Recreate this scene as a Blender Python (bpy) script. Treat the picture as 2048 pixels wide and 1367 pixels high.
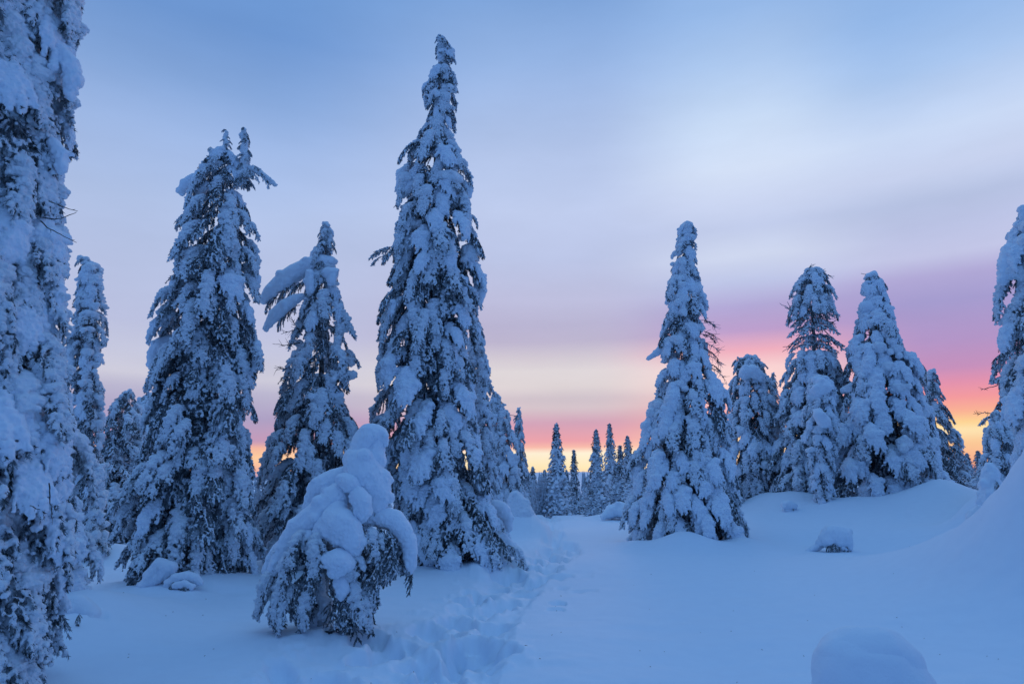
import bpy, math, random
import numpy as np
from math import radians, sin, cos, pi, atan, tan

scene = bpy.context.scene
for o in list(bpy.data.objects):
    bpy.data.objects.remove(o)
COL = scene.collection

# ------------------------------------------------------------------ camera
CAM_H, F_PX, PITCH = 1.7, 1365.0, radians(11.06)      # photograph 2048 px wide, 24 mm lens
cam_d = bpy.data.cameras.new('camera')
cam_d.sensor_width = 36.0
cam_d.lens = 36.0 * F_PX / 2048.0
cam_d.clip_end = 9000.0
cam_d.clip_start = 0.05
cam = bpy.data.objects.new('camera', cam_d)
COL.objects.link(cam)
cam.location = (0, 0, CAM_H)
cam.rotation_euler = (pi / 2 + PITCH, 0, 0)
scene.camera = cam


def ray(u, v):
    a = (u - 1024.0) / F_PX
    b = (683.5 - v) / F_PX
    fy = cos(PITCH) - b * sin(PITCH)
    fz = sin(PITCH) + b * cos(PITCH)
    return a / fy, fz / fy


def P(u, v, Y):
    x, z = ray(u, v)
    return np.array([x * Y, Y, CAM_H + z * Y])


def elev(u, v):
    x, z = ray(u, v)
    return math.degrees(math.atan2(z, math.hypot(x, 1)))


# ------------------------------------------------------------------ world
scene.view_settings.view_transform = 'Standard'
scene.view_settings.look = 'None'
scene.view_settings.exposure = 0
scene.view_settings.gamma = 1
scene.view_settings.use_curve_mapping = False

SUN_AZ = 12.0       # degrees right of the view axis, where the horizon glows
SUN_EL = 1.0


def lin(c):
    return tuple(((x / 255.0 + 0.055) / 1.055) ** 2.4 if x > 10.3 else x / 255.0 / 12.92 for x in c)


world = bpy.data.worlds.new('World')
scene.world = world
world.use_nodes = True
nt = world.node_tree
nt.nodes.clear()
N, L = nt.nodes, nt.links


def node(tree, kind, **kw):
    n = tree.nodes.new(kind)
    for k, v in kw.items():
        setattr(n, k, v)
    return n


def wmath(op, a, b=None, c=None):
    n = node(nt, 'ShaderNodeMath', operation=op)
    for i, s in enumerate((a, b, c)):
        if s is None:
            continue
        if isinstance(s, (int, float)):
            n.inputs[i].default_value = s
        else:
            L.new(s, n.inputs[i])
    return n.outputs[0]


def wmap(x, a, b, c=0.0, d=1.0, smooth=True):
    n = node(nt, 'ShaderNodeMapRange')
    n.interpolation_type = 'SMOOTHSTEP' if smooth else 'LINEAR'
    L.new(x, n.inputs['Value'])
    n.inputs['From Min'].default_value = a
    n.inputs['From Max'].default_value = b
    n.inputs['To Min'].default_value = c
    n.inputs['To Max'].default_value = d
    return n.outputs[0]


tc = node(nt, 'ShaderNodeTexCoord')
sep = node(nt, 'ShaderNodeSeparateXYZ')
L.new(tc.outputs['Generated'], sep.inputs[0])
az = wmath('MULTIPLY', wmath('ARCTAN2', sep.outputs[0], sep.outputs[1]), 180 / pi)
el0 = wmath('MULTIPLY', wmath('ARCSINE', sep.outputs[2]), 180 / pi)


def wnoise(scale_xy, scale_z, scale, detail, off=0.0, rough=0.55):
    m = node(nt, 'ShaderNodeMapping')
    m.inputs['Scale'].default_value = (scale_xy, scale_xy, scale_z)
    m.inputs['Location'].default_value = (off, off * 0.7, off * 0.3)
    L.new(tc.outputs['Generated'], m.inputs[0])
    n = node(nt, 'ShaderNodeTexNoise')
    n.inputs['Scale'].default_value = scale
    n.inputs['Detail'].default_value = detail
    n.inputs['Roughness'].default_value = rough
    L.new(m.outputs[0], n.inputs['Vector'])
    return n.outputs['Fac']


n1 = wnoise(1.0, 3.6, 1.5, 2.5, 3.1)
n2 = wnoise(1.0, 3.4, 2.6, 6.0, 7.7, 0.6)
amp = wmap(el0, 1.0, 22.0, 0.25, 2.4, False)          # cloud edges wander more, higher up
tilt = wmath('MULTIPLY', wmath('SUBTRACT', n1, 0.5), amp)
el = wmath('ADD', el0, tilt)
e01 = wmap(el, -5.0, 60.0, 0.0, 1.0, False)


def ramp(u, stops, zen):
    n = node(nt, 'ShaderNodeValToRGB')
    cr = n.color_ramp
    pts = sorted([(elev(u, v), c) for v, c in stops])
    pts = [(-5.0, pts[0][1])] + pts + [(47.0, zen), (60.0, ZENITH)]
    while len(cr.elements) < len(pts):
        cr.elements.new(0.5)
    for i, (e, c) in enumerate(pts):
        cr.elements[i].position = min(1, max(0, (e + 5.0) / 65.0))
    for i, (e, c) in enumerate(pts):
        cr.elements[i].color = (*lin(c), 1)
    L.new(e01, n.inputs[0])
    return n.outputs[0]


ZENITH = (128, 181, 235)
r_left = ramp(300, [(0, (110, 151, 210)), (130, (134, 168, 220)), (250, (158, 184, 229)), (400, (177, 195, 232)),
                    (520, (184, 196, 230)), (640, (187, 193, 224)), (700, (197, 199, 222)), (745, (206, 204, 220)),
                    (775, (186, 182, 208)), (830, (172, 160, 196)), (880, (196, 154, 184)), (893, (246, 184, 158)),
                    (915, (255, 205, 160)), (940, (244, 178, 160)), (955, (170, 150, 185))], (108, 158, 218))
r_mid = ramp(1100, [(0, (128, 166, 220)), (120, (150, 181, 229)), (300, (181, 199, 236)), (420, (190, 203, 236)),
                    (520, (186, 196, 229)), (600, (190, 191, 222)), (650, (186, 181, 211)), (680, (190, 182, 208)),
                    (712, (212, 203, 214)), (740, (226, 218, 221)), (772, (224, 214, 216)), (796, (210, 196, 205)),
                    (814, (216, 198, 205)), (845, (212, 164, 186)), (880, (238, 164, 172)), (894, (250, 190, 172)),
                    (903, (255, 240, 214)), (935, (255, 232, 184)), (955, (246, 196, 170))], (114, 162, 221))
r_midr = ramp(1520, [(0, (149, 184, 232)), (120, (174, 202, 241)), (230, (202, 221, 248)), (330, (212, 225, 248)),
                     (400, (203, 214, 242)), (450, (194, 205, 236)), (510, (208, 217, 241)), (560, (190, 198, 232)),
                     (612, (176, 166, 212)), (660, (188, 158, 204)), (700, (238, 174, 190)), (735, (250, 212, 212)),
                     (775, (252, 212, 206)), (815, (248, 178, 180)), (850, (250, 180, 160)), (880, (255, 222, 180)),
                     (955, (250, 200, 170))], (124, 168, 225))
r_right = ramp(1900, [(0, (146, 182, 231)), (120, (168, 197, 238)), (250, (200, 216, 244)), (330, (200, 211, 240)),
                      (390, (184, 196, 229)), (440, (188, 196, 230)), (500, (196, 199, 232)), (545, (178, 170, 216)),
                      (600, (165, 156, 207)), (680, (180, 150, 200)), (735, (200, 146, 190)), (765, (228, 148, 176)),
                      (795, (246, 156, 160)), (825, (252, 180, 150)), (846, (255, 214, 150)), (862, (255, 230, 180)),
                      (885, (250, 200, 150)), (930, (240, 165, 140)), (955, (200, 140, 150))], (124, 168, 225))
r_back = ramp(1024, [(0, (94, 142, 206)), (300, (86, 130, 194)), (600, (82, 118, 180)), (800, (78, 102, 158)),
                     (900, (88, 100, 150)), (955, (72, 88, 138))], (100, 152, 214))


def wmix(fac, a, b):
    n = node(nt, 'ShaderNodeMix', data_type='RGBA')
    L.new(fac, n.inputs[0])
    L.new(a, n.inputs[6])
    L.new(b, n.inputs[7])
    return n.outputs[2]


c = wmix(wmap(az, -22, 0), r_left, r_mid)
c = wmix(wmap(az, 6, 19), c, r_midr)
c = wmix(wmap(az, 21, 32), c, r_right)
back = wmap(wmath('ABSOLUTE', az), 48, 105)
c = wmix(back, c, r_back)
# streaks of thicker and thinner cloud
st = wmap(n2, 0.3, 0.72, 0.95, 1.05, False)
mul = node(nt, 'ShaderNodeVectorMath', operation='SCALE')
L.new(c, mul.inputs[0])
L.new(st, mul.inputs['Scale'])

sky = node(nt, 'ShaderNodeTexSky', sky_type='NISHITA')
sky.sun_disc = False
sky.sun_elevation = radians(SUN_EL)
sky.sun_rotation = radians(SUN_AZ)
bg_clear = node(nt, 'ShaderNodeBackground')
L.new(sky.outputs[0], bg_clear.inputs[0])
bg_clear.inputs[1].default_value = 0.05
bg_cloud = node(nt, 'ShaderNodeBackground')
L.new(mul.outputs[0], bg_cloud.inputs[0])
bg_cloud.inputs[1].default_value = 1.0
cover = wmap(n1, 0.25, 0.5, 0.97, 1.0)
mixs = node(nt, 'ShaderNodeMixShader')
L.new(cover, mixs.inputs[0])
L.new(bg_clear.outputs[0], mixs.inputs[1])
L.new(bg_cloud.outputs[0], mixs.inputs[2])
wo = node(nt, 'ShaderNodeOutputWorld')
L.new(mixs.outputs[0], wo.inputs[0])

# the last light of the sun through cloud at the horizon
sun_d = bpy.data.lights.new('sun', 'SUN')
sun_d.energy = 0.10
sun_d.angle = radians(25)
sun_d.color = (1.0, 0.62, 0.55)
sun = bpy.data.objects.new('sun', sun_d)
COL.objects.link(sun)
sun.location = (20, 60, 30)
sun.rotation_euler = (radians(90 - 9), 0, radians(180 - SUN_AZ))

scene.render.engine = 'CYCLES'
scene.cycles.max_bounces = 6
scene.cycles.diffuse_bounces = 3
scene.cycles.glossy_bounces = 2
scene.cycles.transparent_max_bounces = 4
scene.cycles.use_denoising = True

# ------------------------------------------------------------------ helpers
rng = np.random.default_rng(11)
DG = None


def h3(ix, iy, iz):
    n = (ix * 374761393 + iy * 668265263 + iz * 1274126177) & 0xFFFFFFFF
    n = ((n ^ (n >> 13)) * 1274126177) & 0xFFFFFFFF
    n = n ^ (n >> 16)
    return (n & 0xFFFFFF) / float(0xFFFFFF)


def noise3(p, s=1.0, seed=0):
    """smooth value noise, -1..1, for an array of points (n,3) or (n,2)"""
    p = np.asarray(p, float)
    if p.shape[1] == 2:
        p = np.column_stack([p, np.full(len(p), 0.37)])
    q = p * s + seed * 17.31
    i = np.floor(q).astype(np.int64)
    f = q - i
    f = f * f * f * (f * (f * 6 - 15) + 10)
    r = np.zeros(len(q))
    for dx in (0, 1):
        wx = f[:, 0] if dx else 1 - f[:, 0]
        for dy in (0, 1):
            wy = f[:, 1] if dy else 1 - f[:, 1]
            for dz in (0, 1):
                wz = f[:, 2] if dz else 1 - f[:, 2]
                r += wx * wy * wz * h3(i[:, 0] + dx, i[:, 1] + dy, i[:, 2] + dz)
    return r * 2 - 1


def fbm(p, s, octs=3, seed=0):
    r, a, t = 0, 1.0, 0
    for k in range(octs):
        r = r + a * noise3(p, s * 2.03 ** k, seed + k)
        t += a
        a *= 0.5
    return r / t


def mesh_np(name, v, f, mats=(), mi=None, smooth=True):
    """mesh from numpy arrays, faces all of one size"""
    me = bpy.data.meshes.new(name)
    v = np.asarray(v, np.float32)
    f = np.asarray(f, np.int32)
    k = f.shape[1]
    me.vertices.add(len(v))
    me.vertices.foreach_set('co', v.ravel())
    me.loops.add(f.size)
    me.loops.foreach_set('vertex_index', f.ravel())
    me.polygons.add(len(f))
    me.polygons.foreach_set('loop_start', np.arange(0, f.size, k, dtype=np.int32))
    if mi is not None:
        me.polygons.foreach_set('material_index', np.asarray(mi, np.int32))
    me.update(calc_edges=True)
    me.polygons.foreach_set('use_smooth', np.full(len(f), smooth))
    for m in mats:
        me.materials.append(m)
    return me


# unit icosphere
def ico(sub):
    import bmesh
    bm = bmesh.new()
    bmesh.ops.create_icosphere(bm, subdivisions=sub, radius=1.0)
    v = np.array([x.co[:] for x in bm.verts])
    f = np.array([[l.index for l in x.verts] for x in bm.faces])
    bm.free()
    return v, f


ICO1 = ico(1)
ICO2 = ico(2)


def spheres(c, r, base=ICO1):
    """c (n,3), r (n,) or (n,3) -> joined sphere soup"""
    c = np.asarray(c, float)
    r = np.asarray(r, float)
    if r.ndim == 1:
        r = np.repeat(r[:, None], 3, 1)
    v = base[0][None] * r[:, None, :] + c[:, None, :]
    nv = len(base[0])
    f = base[1][None] + (np.arange(len(c)) * nv)[:, None, None]
    return v.reshape(-1, 3), f.reshape(-1, 3)


def remeshed(name, v, f, voxel, mat, rough=0.0, rs=12.0, lump=0.0, ls=4.0, seed=0, relax=1, keep=True):
    """melt a soup of spheres into one snow mass, then give it lumps"""
    tmp = mesh_np('tmp', v, f)
    ob = bpy.data.objects.new('tmp', tmp)
    COL.objects.link(ob)
    md = ob.modifiers.new('r', 'REMESH')
    md.mode = 'VOXEL'
    md.voxel_size = voxel
    md.adaptivity = 0.0
    dg = bpy.context.evaluated_depsgraph_get()
    me = bpy.data.meshes.new_from_object(ob.evaluated_get(dg))
    bpy.data.objects.remove(ob)
    bpy.data.meshes.remove(tmp)
    me.name = name
    n = len(me.vertices)
    if keep:
        ed = np.empty(len(me.edges) * 2, np.int32)
        me.edges.foreach_get('vertices', ed)
        ed = ed.reshape(-1, 2)
        lab = np.arange(n)
        for _ in range(400):
            m_ = np.minimum(lab[ed[:, 0]], lab[ed[:, 1]])
            old = lab.copy()
            np.minimum.at(lab, ed[:, 0], m_)
            np.minimum.at(lab, ed[:, 1], m_)
            lab = lab[lab]
            if (old == lab).all():
                break
        ids, cnt = np.unique(lab, return_counts=True)
        if len(ids) > 1:
            good = lab == ids[cnt.argmax()]
            nf = len(me.polygons)
            fv = np.empty(nf * 4, np.int32) if len(me.loops) == nf * 4 else None
            if fv is not None:
                me.loops.foreach_get('vertex_index', fv)
                fv = fv.reshape(-1, 4)
                fv = fv[good[fv[:, 0]]]
                co = np.empty(n * 3, np.float32)
                me.vertices.foreach_get('co', co)
                co = co.reshape(-1, 3)
                rem = np.cumsum(good) - 1
                bpy.data.meshes.remove(me)
                me = mesh_np(name, co[good], rem[fv])
                n = len(me.vertices)
    co = np.empty(n * 3, np.float32)
    me.vertices.foreach_get('co', co)
    co = co.reshape(-1, 3).astype(float)
    ed = np.empty(len(me.edges) * 2, np.int32)
    me.edges.foreach_get('vertices', ed)
    ed = ed.reshape(-1, 2)
    deg = np.bincount(ed.ravel(), minlength=n).astype(float)[:, None]
    for _ in range(relax):
        acc = np.zeros_like(co)
        for k in range(3):
            acc[:, k] = np.bincount(ed[:, 0], co[ed[:, 1], k], n) + np.bincount(ed[:, 1], co[ed[:, 0], k], n)
        co = co * 0.4 + 0.6 * acc / np.maximum(deg, 1)
    if rough or lump:
        me.vertices.foreach_set('co', co.astype(np.float32).ravel())
        me.update()
        nr = np.empty(n * 3, np.float32)
        me.vertex_normals.foreach_get('vector', nr)
        nr = nr.reshape(-1, 3)
        d = np.zeros(n)
        if lump:
            d += lump * fbm(co, ls, 2, seed)
        if rough:
            k = np.abs(fbm(co, rs, 3, seed + 5))
            side = np.clip(1.15 - nr[:, 2], 0.25, 1.4)          # settled snow on top is smoother
            d += rough * (k * 2.2 - 0.5) * side
        co = co + nr * d[:, None]
    me.vertices.foreach_set('co', co.astype(np.float32).ravel())
    me.materials.clear()
    me.materials.append(mat)
    me.polygons.foreach_set('use_smooth', np.full(len(me.polygons), True))
    me.update()
    return me


def link(name, data, parent=None, loc=None, **props):
    o = bpy.data.objects.new(name, data)
    COL.objects.link(o)
    if parent is not None:
        o.parent = parent
    if loc is not None:
        o.location = loc
    for k, v in props.items():
        o[k] = v
    return o


def thing(name, loc, label, cat, group=None):
    o = bpy.data.objects.new(name, None)
    o.empty_display_size = 0.3
    COL.objects.link(o)
    o.location = loc
    o['label'] = label
    o['category'] = cat
    if group:
        o['group'] = group
    return o


def tube(pts, rad, sides=6):
    """tapered tube along points"""
    pts = np.asarray(pts, float)
    rad = np.asarray(rad, float)
    tg = np.gradient(pts, axis=0)
    tg /= np.linalg.norm(tg, axis=1)[:, None] + 1e-9
    up = np.array([0.31, 0.94, 0.13])
    a = np.cross(tg, up)
    a /= np.linalg.norm(a, axis=1)[:, None] + 1e-9
    b = np.cross(tg, a)
    th = np.arange(sides) * 2 * pi / sides
    v = pts[:, None] + rad[:, None, None] * (np.cos(th)[None, :, None] * a[:, None] + np.sin(th)[None, :, None] * b[:, None])
    n = len(pts)
    f = []
    for i in range(n - 1):
        for j in range(sides):
            k = (j + 1) % sides
            p, q, r, s = i * sides + j, i * sides + k, (i + 1) * sides + k, (i + 1) * sides + j
            f.append((p, q, r))
            f.append((p, r, s))
    return v.reshape(-1, 3), np.array(f, int)


class Soup:
    def __init__(self):
        self.v, self.f, self.m, self.n = [], [], [], 0

    def add(self, v, f, m=0):
        v = np.asarray(v, float).reshape(-1, 3)
        f = np.asarray(f, int)
        self.v.append(v)
        self.f.append(f + self.n)
        self.m.append(np.full(len(f), m))
        self.n += len(v)

    def mesh(self, name, mats, smooth=False):
        return mesh_np(name, np.concatenate(self.v), np.concatenate(self.f), mats, np.concatenate(self.m), smooth)


# ------------------------------------------------------------------ materials
def mat_base(name):
    m = bpy.data.materials.new(name)
    m.use_nodes = True
    t = m.node_tree
    return m, t, t.nodes['Principled BSDF']


def noise_node(t, scale, detail=3.0, coord='Object', rough=0.6):
    tcn = t.nodes.new('ShaderNodeTexCoord')
    n = t.nodes.new('ShaderNodeTexNoise')
    n.inputs['Scale'].default_value = scale
    n.inputs['Detail'].default_value = detail
    n.inputs['Roughness'].default_value = rough
    t.links.new(tcn.outputs[coord], n.inputs['Vector'])
    return n.outputs['Fac']


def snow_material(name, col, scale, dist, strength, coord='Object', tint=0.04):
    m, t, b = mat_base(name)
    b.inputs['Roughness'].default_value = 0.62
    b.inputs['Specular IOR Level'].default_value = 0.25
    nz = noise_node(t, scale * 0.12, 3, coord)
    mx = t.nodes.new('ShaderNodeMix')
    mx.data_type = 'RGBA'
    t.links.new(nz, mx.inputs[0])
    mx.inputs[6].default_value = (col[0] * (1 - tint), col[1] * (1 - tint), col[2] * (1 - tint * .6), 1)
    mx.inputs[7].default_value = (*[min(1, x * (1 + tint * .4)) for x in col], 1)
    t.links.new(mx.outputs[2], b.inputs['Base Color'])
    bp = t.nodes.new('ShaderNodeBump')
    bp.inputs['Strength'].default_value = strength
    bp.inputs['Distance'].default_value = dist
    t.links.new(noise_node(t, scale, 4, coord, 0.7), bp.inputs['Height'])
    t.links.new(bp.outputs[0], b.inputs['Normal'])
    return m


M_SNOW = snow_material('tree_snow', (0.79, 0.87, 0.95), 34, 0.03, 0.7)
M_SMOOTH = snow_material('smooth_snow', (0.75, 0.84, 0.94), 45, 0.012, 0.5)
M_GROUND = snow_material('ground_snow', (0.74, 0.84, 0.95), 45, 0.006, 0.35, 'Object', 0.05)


def needle_material():
    m, t, b = mat_base('frosted_needles')
    b.inputs['Roughness'].default_value = 0.75
    b.inputs['Specular IOR Level'].default_value = 0.2
    nz = noise_node(t, 9.0, 3)
    cr = t.nodes.new('ShaderNodeValToRGB')
    cr.color_ramp.elements[0].position = 0.37
    cr.color_ramp.elements[0].color = (0.025, 0.037, 0.042, 1)
    cr.color_ramp.elements[1].position = 0.68
    cr.color_ramp.elements[1].color = (0.44, 0.51, 0.58, 1)      # rime on the needles
    e = cr.color_ramp.elements.new(0.50)
    e.color = (0.16, 0.195, 0.225, 1)
    t.links.new(nz, cr.inputs[0])
    t.links.new(cr.outputs[0], b.inputs['Base Color'])
    return m


def bark_material():
    m, t, b = mat_base('frosted_bark')
    b.inputs['Roughness'].default_value = 0.8
    cr = t.nodes.new('ShaderNodeValToRGB')
    cr.color_ramp.elements[0].position = 0.42
    cr.color_ramp.elements[0].color = (0.05, 0.045, 0.045, 1)
    cr.color_ramp.elements[1].position = 0.6
    cr.color_ramp.elements[1].color = (0.40, 0.45, 0.5, 1)
    t.links.new(noise_node(t, 7.0, 5), cr.inputs[0])
    t.links.new(cr.outputs[0], b.inputs['Base Color'])
    return m


def twig_material():
    m, t, b = mat_base('bare_twig')
    b.inputs['Roughness'].default_value = 0.8
    cr = t.nodes.new('ShaderNodeValToRGB')
    cr.color_ramp.elements[0].position = 0.5
    cr.color_ramp.elements[0].color = (0.035, 0.028, 0.028, 1)
    cr.color_ramp.elements[1].position = 0.7
    cr.color_ramp.elements[1].color = (0.4, 0.44, 0.5, 1)
    t.links.new(noise_node(t, 22.0, 3), cr.inputs[0])
    t.links.new(cr.outputs[0], b.inputs['Base Color'])
    return m


def rime_twig_material():
    m, t, b = mat_base('rime_twig')
    b.inputs['Roughness'].default_value = 0.8
    b.inputs['Base Color'].default_value = (0.52, 0.58, 0.66, 1)
    return m


M_NEEDLE = needle_material()
M_BARK = bark_material()
M_TWIG = twig_material()
M_RIME = rime_twig_material()


# ------------------------------------------------------------------ ground
# control points (u, v, distance): where the photograph shows the snow surface
CTRL = [(100, 1367, 6.1), (400, 1367, 6.1), (1024, 1367, 6.1), (1400, 1367, 6.1),
        (200, 1250, 7.9), (640, 1250, 8.0), (1024, 1250, 8.0), (1500, 1250, 8.0),
        (380, 1175, 11.0), (560, 1165, 11.6), (800, 1140, 13.0), (940, 1132, 13.2), (1200, 1120, 13.8),
        (190, 1130, 14.3), (260, 1100, 16.0), (1370, 1092, 17.2), (1100, 1085, 17.8), (1030, 1060, 20.0),
        (1060, 1045, 24.0), (1140, 1040, 27.0), (1240, 1036, 28.0), (1230, 1038, 26.0),
        (1500, 1030, 22.0), (1560, 1030, 20.5), (1760, 1022, 20.5), (1900, 1012, 20.0),
        (1670, 1102, 15.6), (1500, 1050, 19.0), (1900, 1050, 16.5), (1780, 1120, 14.0), (1620, 1000, 24.0),
        (1500, 1000, 26.0), (1840, 985, 25.0), (1930, 1005, 20.0), (1960, 1100, 12.5), (1960, 1000, 18.0)]
CP = np.array([P(*c) for c in CTRL])
FAR = [(x, y, -0.035 * (y - 30) - 0.6) for y in (40, 55, 80, 120, 200, 400) for x in np.linspace(-y, y, 7)]
SIDE = [(x, y, 0.0) for x in (-22, -14, -8, 8, 14) for y in (-12, 0, 5)] + [(-25, 14, 0.2), (-22, 24, 0.2), (24, 14, .6),
                                                                      (26, 22, .8), (0, -20, 0), (0, -4, 0), (0, 2, 0), (-3, 3, 0), (3, 3, 0)]
CP = np.vstack([CP, np.array(FAR), np.array(SIDE)])

# drifts and wells of snow round the trees: (u, v_top, Y, radius_x, radius_y, power)
MOUNDS = []


def base_z(x, y):
    x = np.asarray(x, float)
    y = np.asarray(y, float)
    num = np.zeros(x.shape)
    den = np.zeros(x.shape)
    for cx, cy, cz in CP:
        sc = 0.05 * abs(cy) + 0.5
        w = 1.0 / (((x - cx) ** 2 + (y - cy) ** 2) / sc ** 2 + 1.2) ** 2.2
        num += w * cz
        den += w
    z = num / den
    r = np.hypot(x, y)
    far = np.clip((r - 120) / 500, 0, 1)
    z = z * (1 - far) + (-14.0) * far
    # low fells on the horizon
    ang = np.arctan2(x, y)
    hill = np.clip((r - 1500) / 1300, 0, 1) * np.clip((5200 - r) / 1500, 0, 1)
    z = z + hill * (17 + 9 * np.sin(ang * 7 + 1.0) + 5 * np.sin(ang * 17))
    return z


def add_mound(u, v_top, Y, rx, ry=None, power=2.0, du=0.0):
    p = P(u, v_top, Y)
    b = float(base_z(np.array([p[0]]), np.array([p[1]]))[0])
    MOUNDS.append((p[0], p[1], p[2] - b, rx, ry or rx, power))


def mound_h(x, y):
    best = np.zeros(np.shape(x))
    for mx, my, h, rx, ry, pw in MOUNDS:
        q = np.sqrt(((x - mx) / rx) ** 2 + ((y - my) / ry) ** 2)
        g = h * np.exp(-q ** pw)
        best = np.where(np.abs(g) > 1e-5, np.sqrt(best ** 2 + g ** 2) if h > 0 else best + g, best)
    return best


MOUNDS.append((P(2128, 950, 8.4)[0], 8.4, 2.5, .62, 1.5, 1.1))        # big bank at the right edge
add_mound(1790, 985, 21.0, 2.2, 1.6, 2.2)       # bank under the broad cone tree
add_mound(1880, 958, 19.9, 1.15, 1.2, 1.6)
add_mound(1815, 990, 19.6, 1.3, 1.0, 1.8)
add_mound(1700, 1000, 20.2, 1.2, .9, 1.8)
add_mound(1590, 985, 21.8, 1.3, 1.3, 1.8)
add_mound(1530, 990, 22.8, 1.0, 1.2, 1.8)
add_mound(1368, 1060, 15.9, .75, .7, 1.7)
add_mound(1275, 1080, 16.4, .7, .8, 1.5)
add_mound(1480, 1074, 16.4, .7, .8, 1.5)      # under the tree right of the path
add_mound(395, 1140, 10.9, 1.1, 1.0, 1.8)
add_mound(250, 1165, 11.0, 0.7, 0.7, 2.0)
add_mound(635, 1246, 7.7, 0.62, 0.5, 1.7)       # cone the little tree stands on
add_mound(905, 1112, 13.4, 1.3, 1.0, 2.0)
add_mound(955, 1122, 12.6, 0.5, 0.45, 2.0)
add_mound(40, 1280, 6.9, 1.1, 1.6, 2.0)         # foot of the tree at the left edge
add_mound(150, 1185, 8.2, 0.9, 1.3, 1.8)
add_mound(175, 1205, 8.0, 0.5, 0.6, 2.0)
add_mound(228, 1085, 15.0, 0.5, 0.6, 2.0)
add_mound(1040, 1015, 19.5, 0.8, 0.9, 2.0)
add_mound(1230, 1026, 27.0, 1.2, 1.0, 2.0)
add_mound(590, 1120, 13.0, 1.6, 1.0, 2.0)
add_mound(1975, 985, 15.0, 0.7, 0.7, 2.0)
add_mound(1100, 1033, 29, 1.2, 0.8, 2.0)
add_mound(1160, 1030, 31, 1.6, 0.8, 2.0)

# trampled track: left and right edges in the picture
TR_L = [(500, 1367), (520, 1335), (640, 1295), (800, 1262), (890, 1225), (925, 1180), (965, 1150), (1050, 1128), (1068, 1108),
        (1078, 1090), (1080, 1060), (1090, 1043)]
TR_R = [(1000, 1367), (1020, 1300), (1050, 1240), (1078, 1190), (1096, 1165), (1112, 1148), (1140, 1130), (1168, 1112), (1160, 1098),
        (1130, 1085), (1124, 1060), (1122, 1043)]


def flat(u, v):
    x, z = ray(u, v)
    Y = -CAM_H / z
    return (x * Y, Y)


TL = np.array([flat(*p) for p in TR_L])
TRR = np.array([flat(*p) for p in TR_R])
o1, o2 = np.argsort(TL[:, 1]), np.argsort(TRR[:, 1])


def track_mask(x, y):
    xl = np.interp(y, TL[o1, 1], TL[o1, 0])
    xr = np.interp(y, TRR[o2, 1], TRR[o2, 0])
    p = np.column_stack([x.ravel(), y.ravel()])
    wob = (0.10 * fbm(p, 1.7, 3, 31)).reshape(x.shape)
    l = np.clip((x - xl + wob * 2.2) / 0.30, 0, 1)
    r = np.clip((xr - x + wob) / 0.10, 0, 1)
    far = np.clip((34 - y) / 4, 0, 1)
    near = np.clip((y - 3.2) / 1.0, 0, 1)
    return l * l * (3 - 2 * l) * r * far * near


frng = np.random.default_rng(5)
HOLES = []
for yy in np.arange(5.6, 32, 0.36):
    xl = np.interp(yy, TL[o1, 1], TL[o1, 0])
    xr = np.interp(yy, TRR[o2, 1], TRR[o2, 0])
    k = 1 if xr - xl < 0.8 else (2 if xr - xl < 1.6 else 3)
    for _ in range(k):
        HOLES.append((frng.uniform(xl + 0.15, xr - 0.12), yy + frng.uniform(-.2, .2), frng.uniform(.11, .2), frng.uniform(.14, .3),
                      frng.uniform(.08, .17) * (1 if yy < 9 else .8), frng.uniform(-.6, .6)))
for (u, v, dx, dy, h) in [(955, 1318, .30, .30, .26), (880, 1345, .2, .25, .15), (1115, 1213, .10, .13, .07), (1165, 1186, .17, .09, .05),
                          (1112, 1228, .12, .1, .05), (1125, 1178, .12, .09, .05), (1160, 1152, .22, .08, .03), (1105, 1158, .3, .16, .07),
                          (1170, 1158, .12, .07, .03), (1010, 1150, .38, .35, .12), (190, 1283, .10, .06, .05), (1240, 1096, .4, .09, .03),
                          (1215, 1100, .3, .09, .03), (1170, 1250, .25, .04, .012), (650, 1200, .35, .10, .02), (430, 1195, .5, .12, .04),
                          (1715, 1088, .25, .09, .03), (1800, 1087, .35, .09, .03), (1900, 1084, .35, .09, .03)]:
    fx, fy = flat(u, v)
    HOLES.append((fx, fy, dx, dy, h, 0.0))


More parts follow.
